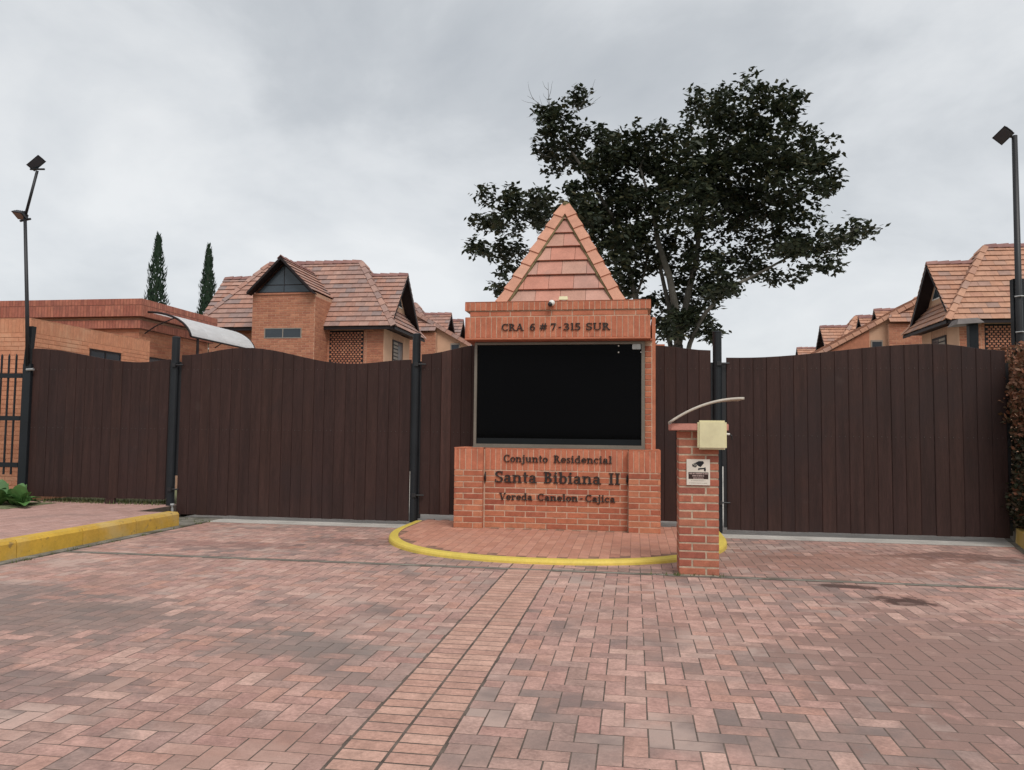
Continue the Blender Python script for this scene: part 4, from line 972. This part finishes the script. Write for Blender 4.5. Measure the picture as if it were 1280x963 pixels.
house(-5.61, 21.7, 1, 'tiled-roof house partly hidden between the bay-fronted house and the kiosk', GL, near=False, tower=False, second=True, wing=(-6.148, 6.114, -3.919, 4.832, -5.34, 5.36, (-4.75, -4.45)))
house(11.24, 13, -1, 'large brick house with warm tiled hip roof rising above the hedge end of the gate', GR, tower=False, tile='tile_warm', nt=300)
house(12.38, 22.2, -1, 'house with twin dark-edged gables next behind the warm-roofed house', GR, near=False, tower=False, tile='tile_warm', second=True, wing=(12.432, 6.225, 9.112, 4.385, 11.62, 5.52, (11.11, 11.44)))
house(11.35, 27.3, -1, 'small tiled house between the twin-gabled house and the farthest low roof', GR, near=False, tower=False, tile='tile_warm')
house(12.2, 37.0, -1, 'farthest low tiled roof just above the gate, nearest the tree', GR, near=False, tower=False, tile='tile_warm')

# ------------------------------------------------------------------ trees
def leaf_quad(b, p, ln, wd, rng, flat=.6):
    a = rng.uniform(0, 6.283); el = rng.uniform(-.9, .5)
    d = Vector((math.cos(a)*math.cos(el), math.sin(a)*math.cos(el), math.sin(el)))
    s = d.cross(Vector((rng.gauss(0, flat), rng.gauss(0, flat), 1))).normalized()
    b.add([p, p+d*ln*.45+s*wd/2, p+d*ln, p+d*ln*.45-s*wd/2], [(0, 1, 2, 3)])
tree = thing('shade_tree', (3.5, 9, 0), 'large spreading dark-leaved tree rising behind the kiosk', 'tree')
def TL(l, dy=0): return [Vector((3.5+x, 9+y+dy, z)) for x, y, z in l]
trk = MB()
trk.tube(TL([(.05, 0, -.1), (.04, 0, 1.2), (.04, 0, 2.5), (.02, 0, 3.6)]), [.24, .19, .17, .14], 10)
limbs = [([(.04, .0, 2.6), (-.45, .2, 3.4), (-.9, .3, 4.24), (-1.0, .3, 4.85), (-1.2, .2, 5.67), (-1.6, .1, 6.91), (-2.21, 0, 7.97), (-2.63, 0, 8.62), (-2.94, 0, 9.27)], [.15, .14, .13, .12, .105, .085, .06, .045, .03]),
         ([(.04, 0, 3.5), (.01, -.2, 4.23), (-.19, -.4, 5.24), (-.46, -.5, 6.06), (-.6, -.6, 6.88), (-.9, -.6, 7.92)], [.16, .14, .12, .10, .07, .04]),
         ([(.04, 0, 3.6), (.32, .2, 5.03), (.52, .3, 5.83), (.6, .3, 6.84), (.97, .3, 8.04), (1.46, .2, 9.24)], [.14, .12, .10, .08, .06, .03]),
         ([(.1, 0, 2.7), (.30, -.3, 3.6), (.47, -.5, 4.03), (.66, -.6, 4.32), (1.15, -.7, 4.86), (2.01, -.6, 5.3), (2.67, -.5, 5.68), (3.51, -.3, 5.99), (4.3, -.1, 6.4)], [.095, .088, .08, .075, .062, .05, .038, .026, .015]),
         ([(.0, 0, 3.0), (-.21, .3, 3.93), (-.15, .4, 4.54), (-.38, .5, 5.65), (-.01, .5, 6.25), (.09, .4, 7.06)], [.10, .09, .085, .075, .055, .03]),
         ([(-1.0, .3, 4.85), (-1.9, .6, 5.6), (-3.0, .4, 6.4), (-4.3, .0, 7.2)], [.08, .06, .045, .02]),
         ([(-1.2, .2, 5.67), (-2.4, .1, 5.9), (-4.0, .2, 5.9)], [.05, .04, .02]),
         ([(.97, .3, 8.04), (2.0, .0, 8.3), (3.3, -.1, 8.3)], [.05, .04, .02]),
         ([(.6, .3, 6.84), (1.6, .4, 7.2), (3.3, .0, 7.6)], [.05, .04, .02]),
         ([(-.9, -.6, 7.92), (-.6, -.2, 8.8)], [.04, .02]), ([(-1.0, .3, 4.85), (-.75, .3, 5.6), (-.7, .2, 6.4)], [.05, .04, .02])]
for l, r in limbs: trk.tube(TL(l), [q*.66 for q in r], 8)
trk.build('trunk', M['bark'], tree, smooth=True)
tw = MB(); tr = random.Random(21)
def twig(p, d, ln, r, depth):
    pts = [p]; n = 5
    for k in range(n):
        d = (d+Vector((tr.gauss(0, .16), tr.gauss(0, .16), tr.gauss(0, .14)))).normalized(); pts.append(pts[-1]+d*ln/n)
    tw.tube(pts, [r*(1-.75*k/n) for k in range(n+1)], 5)
    if depth:
        for k in (2, 3, 4):
            e = (d+Vector((tr.gauss(0, .7), tr.gauss(0, .5), tr.gauss(0, .5)))).normalized(); twig(pts[k], e, ln*.5, r*.5, depth-1)
for l, d, ln in (((-2.94, 0, 9.16), (-.7, 0, .75), 1.1), ((-2.84, 0, 9.26), (.35, 0, 1), 1.15), ((-2.94, .1, 9.6), (.8, 0, .5), .9), ((-3.15, 0, 9.49), (0, 0, 1), .95), ((-3.14, 0, 8.5), (-1, 0, .35), .85), ((-3.0, 0, 9.5), (-.9, .1, .45), 1.0)):
    twig(TL([l])[0], Vector(d).normalized(), ln, .013, 1)
tw.build('twig', M['bark'], tree, kind='stuff')
CL = [(1.69, -1.08, 9.18, 0.97, 0.62), (2.58, -0.68, 9.1, 0.4, 0.49), (0.86, 0.78, 10.03, 0.68, 0.47), (1.1, 0.21, 8.94, 1.24, 0.72), (2.14, -1.06, 8.2, 1.06, 0.62), (3.22, -0.17, 8.28, 0.67, 0.45), (3.52, -0.05, 7.81, 0.41, 0.65), (2.61, -0.88, 7.28, 0.88, 0.68), (1.73, 0.61, 8.01, 1.27, 0.84), (0.22, -1.0, 7.92, 0.97, 0.78), (-0.67, -0.28, 8.67, 0.91, 0.48), (-2.94, 0.04, 9.12, 0.82, 0.53), (-3.17, -0.18, 9.59, 0.45, 0.28), (-2.51, 0.23, 10.15, 0.21, 0.29), (-2.11, 0.62, 8.87, 0.95, 0.59), (-3.05, 1.19, 8.85, 0.65, 0.3), (-1.3, -0.56, 8.39, 0.8, 0.5), (-1.0, 0.39, 8.01, 1.04, 0.73), (-1.68, 0.51, 7.53, 0.84, 0.59), (-4.4, -0.54, 7.37, 0.72, 0.28), (-3.38, -1.3, 7.08, 0.57, 0.27), (-5.04, 1.23, 7.26, 0.52, 0.35), (-3.88, -0.52, 6.74, 0.76, 0.5), (-4.91, -0.48, 6.06, 0.4, 0.22), (-4.44, 1.02, 6.3, 0.6, 0.43), (-4.19, 0.22, 5.47, 0.41, 0.29), (-4.45, -0.07, 5.11, 0.18, 0.14), (-3.21, 0.71, 7.12, 0.53, 0.53), (-2.23, -1.22, 6.69, 0.48, 0.48), (-1.72, 0.54, 6.75, 0.74, 0.63), (-0.9, -0.33, 6.9, 0.91, 0.7), (0.03, -1.06, 6.75, 0.97, 0.68), (1.11, 0.42, 7.04, 1.05, 0.73), (2.2, 1.12, 7.27, 0.87, 0.52), (2.81, -0.76, 6.55, 0.63, 0.24), (4.16, 0.34, 6.42, 0.75, 0.27), (3.39, -0.52, 5.98, 0.84, 0.28), (2.89, 0.63, 6.16, 0.8, 0.27), (2.26, 0.58, 6.39, 0.7, 0.27), (3.16, -0.73, 5.41, 0.63, 0.18), (2.83, 0.86, 5.41, 0.51, 0.15), (-0.9, 0.41, 5.96, 0.79, 0.52), (-1.3, 0.48, 5.32, 0.5, 0.42), (-0.07, 0.83, 6.08, 0.7, 0.6), (0.69, -0.19, 5.62, 0.73, 0.45), (1.57, 0.67, 5.79, 0.55, 0.42), (0.35, 0.98, 5.11, 0.77, 0.47), (0.98, -1.03, 4.73, 0.5, 0.23), (-0.44, 0.91, 4.75, 0.47, 0.43), (0.45, -0.28, 4.15, 0.44, 0.36), (0.81, -0.05, 3.92, 0.33, 0.2), (-1.67, -0.92, 5.48, 0.47, 0.39), (-0.39, 0.52, 4.07, 0.38, 0.29), (-0.04, -0.54, 4.06, 0.32, 0.5), (1.78, 0.96, 7.5, 0.64, 0.43), (0.63, -0.58, 7.56, 0.89, 0.6), (1.94, 0.16, 5.43, 0.41, 0.17), (-2.6, -0.26, 7.49, 0.36, 0.2), (-2.45, -.2, 7.1, .6, .4), (-2.1, .2, 6.3, .55, .4), (.6, .7, 4.5, .5, .3), (1.2, .6, 5.2, .6, .3), (-2.0, -.5, 7.9, .5, .35), (-1.2, -.6, 6.2, .6, .4), (2.3, -.9, 5.75, .6, .2)]
rng = random.Random(11); cb = MB()
for (x, y, z, rx, rz_) in CL:
    ry = max(.35, .8*rx); n = int(rx*rz_*118)+6
    for k in range(n):                       # sprays: rosettes of leaves at twig ends
        while True:
            q = Vector((rng.uniform(-1, 1), rng.uniform(-1, 1), rng.uniform(-1, 1)))
            if .25 < q.length < 1: break
        c = Vector((3.5+x+q.x*rx*.95, 9+y+q.y*ry*1.3, z+q.z*rz_*.95))
        for j in range(rng.randint(12, 17)):
            leaf_quad(cb, c+Vector((rng.gauss(0, .085), rng.gauss(0, .085), rng.gauss(0, .06))), rng.uniform(.11, .20), rng.uniform(.07, .115), rng)
cb.build('crown', M['leaf'], tree, kind='stuff')

def cypress(x, y, zb, zt, w, label):
    t = thing('cypress', (x, y, 0), label, 'tree', 'cypresses behind the lodge')
    MB().tube([(x, y, -.1), (x, y, zb+(zt-zb)*.5), (x, y, zt-.3)], [.16, .1, .03], 7).build('trunk', M['bark'], t)
    b = MB(); r = random.Random(int(x*10))
    for i in range(5200):
        u = r.random()**.75; z = zb+(zt-zb)*(1-u)*1.0
        u = (zt-z)/(zt-zb); rad = w*(min(1, u*1.55)**.72)*(1 if u < .8 else 1-(u-.8)*.6)*r.uniform(.5, 1.14)*(1+.12*math.sin(z*3.1+x)); a = r.uniform(0, 6.283)
        p = Vector((x+rad*math.cos(a), y+rad*math.sin(a), z)); d = Vector((math.cos(a)*.35, math.sin(a)*.35, 1)).normalized(); s = Vector((-math.sin(a), math.cos(a), 0))
        ln = r.uniform(.14, .34); wd = r.uniform(.06, .12); b.add([p, p+d*ln*.5+s*wd/2, p+d*ln, p+d*ln*.5-s*wd/2], [(0, 1, 2, 3)])
    b.build('crown', M['cypress'], t, kind='stuff')
cypress(-24.85, 30, 2.0, 12.65, .86, 'taller slim dark cypress directly above the lodge parapet')
cypress(-21.65, 30, 2.0, 11.85, .70, 'smaller dark cypress beside the roof edge of the bay-fronted house')

# hedge on the right
hg = thing('hedge', (8.3, .6, .16), 'clipped reddish hedge standing at the end of the right-hand gate', 'hedge')
hr, hl_ = MB(), MB(); rg_ = random.Random(5)
for i in range(34000):
    z = rg_.uniform(.16, 2.63) if i % 7 else rg_.uniform(.16, 1.0); x = 7.42+rg_.random()**1.8*1.3; y = .05+rg_.random()**1.6*1.6
    x += .05*math.sin(z*5+y*3)+rg_.gauss(0, .035); y += rg_.gauss(0, .04)
    if z < .4: x += (.4-z)*.3
    if z > 2.45 and rg_.random() < .4: continue
    p = Vector((x, y, z)); a = rg_.uniform(0, 6.28); el = rg_.uniform(-.3, 1.2); d = Vector((math.cos(a)*math.cos(el), math.sin(a)*math.cos(el), math.sin(el))); s = d.cross(Vector((rg_.gauss(0, 1), rg_.gauss(0, 1), rg_.gauss(0, 1)))).normalized()
    ln = rg_.uniform(.045, .085); wd = ln*.55
    red = rg_.random() < (.12 if z < 1.2 else .12+.8*min(1, (z-1.2)/.7))
    (hr if red else hl_).add([p, p+d*ln*.5+s*wd/2, p+d*ln, p+d*ln*.5-s*wd/2], [(0, 1, 2, 3)])
hl_.build('foliage', M['hedge'], hg, kind='stuff'); hr.build('young_foliage', M['hedge_red'], hg, kind='stuff', label='reddish young leaves of the hedge')
st_ = MB()
for i in range(9): x = 7.62+i*.16; y = .3+(i % 3)*.5; st_.tube([(x, y, .1), (x+.03, y+.03, 1.0), (x-.02, y, 2.3)], [.03, .022, .008], 6)
st_.build('stems', M['bark'], hg, kind='stuff')

# ------------------------------------------------------------------ lamps and poles
def flood(parent, c, axis, up_, w, h, d, label=None):
    c, n, u = Vector(c), Vector(axis).normalized(), Vector(up_); s = n.cross(u).normalized(); u = s.cross(n).normalized()
    def P(a, b, k): return c+s*a+u*b+n*k
    b = MB().hexa([P(-w/2, -h/2, 0), P(w/2, -h/2, 0), P(w/2, h/2, 0), P(-w/2, h/2, 0)], [P(-w/2*.8, -h/2*.8, -d), P(w/2*.8, -h/2*.8, -d), P(w/2*.8, h/2*.8, -d), P(-w/2*.8, h/2*.8, -d)])
    f = b.build('floodlight', M['black'], parent, label=label)
    MB().hexa([P(-w/2*.86, -h/2*.86, .001), P(w/2*.86, -h/2*.86, .001), P(w/2*.86, h/2*.86, .001), P(-w/2*.86, h/2*.86, .001)], [P(-w/2*.86, -h/2*.86, .006), P(w/2*.86, -h/2*.86, .006), P(w/2*.86, h/2*.86, .006), P(-w/2*.86, h/2*.86, .006)]).build('lens', M['darkglass'], f)
    fin = MB()
    for k in range(5): x = (-.36+.18*k)*w; fin.hexa([P(x-.006, -h*.36, -d), P(x+.006, -h*.36, -d), P(x+.006, h*.36, -d), P(x-.006, h*.36, -d)], [P(x-.006, -h*.3, -d-.03), P(x+.006, -h*.3, -d-.03), P(x+.006, h*.3, -d-.03), P(x-.006, h*.3, -d-.03)])
    fin.build('fins', M['black'], f)
    return f
la = thing('light_pole', (-7.335, .74, 2.43), 'slim light pole with bent top arm and two floodlights above the railing', 'lamp')
MB().tube([(-7.335, .74, 2.40), (-7.36, .70, 3.3), (-7.415, .62, 4.85)], [.032, .030, .026], 10).build('pole', M['black'], la, smooth=True)
MB().tube([(-7.415, .62, 4.83), (-7.23, .62, 5.60)], .022, 8).build('arm', M['black'], la, smooth=True)
MB().tube([(-7.36, .62, 5.63), (-7.10, .62, 5.62)], .016, 6).build('bracket', M['black'], la)
MB().tube([(-7.50, .62, 4.77), (-7.31, .62, 4.80)], .018, 6).build('bracket', M['black'], la)
flood(la, (-7.24, .60, 5.72), (.35, -.55, -.55), (-.55, 0, .8), .27, .15, .05)
flood(la, (-7.50, .60, 4.85), (-.25, -.5, -.75), (.2, 0, 1), .24, .17, .05)
lb = thing('light_pole', (7.75, 1.2, .1), 'tall dark light pole with a single floodlight above the hedge', 'lamp')
MB().tube([(7.75, 1.2, -.1), (7.755, 1.2, 3.0), (7.762, 1.2, 5.66)], [.048, .043, .036], 12).build('pole', M['black'], lb, smooth=True)
MB().tube([(7.74, 1.2, 5.64), (7.62, 1.15, 5.66)], .018, 6).build('bracket', M['black'], lb)
flood(lb, (7.58, 1.12, 5.64), (-.5, -.55, -.55), (-.5, .2, .8), .23, .17, .045)
cbx = box('conduit', M['post'], lb, 7.712, 1.25, 2.5, 7.86, 1.36, 3.63, .006)
for z in (2.86, 3.36): MB().tube([(7.69, 1.17, z), (7.75, 1.135, z+.004), (7.90, 1.17, z)], .010, 6).build('strap', M['steel'], lb)
hp = thing('hooded_post', (7.47, 2.0, 0), 'dark steel post with a small grey sheet-metal hood behind the gate', 'post')
box('post', M['post'], hp, 7.41, 1.95, -.05, 7.535, 2.06, 3.12, .004)
MB().hexa([(7.20, 1.85, 3.075), (7.58, 1.85, 3.10), (7.58, 2.22, 3.10), (7.20, 2.22, 3.075)], [(7.25, 1.92, 3.165), (7.52, 1.92, 3.18), (7.52, 2.16, 3.18), (7.25, 2.16, 3.165)]).build('hood', M['hood'], hp)
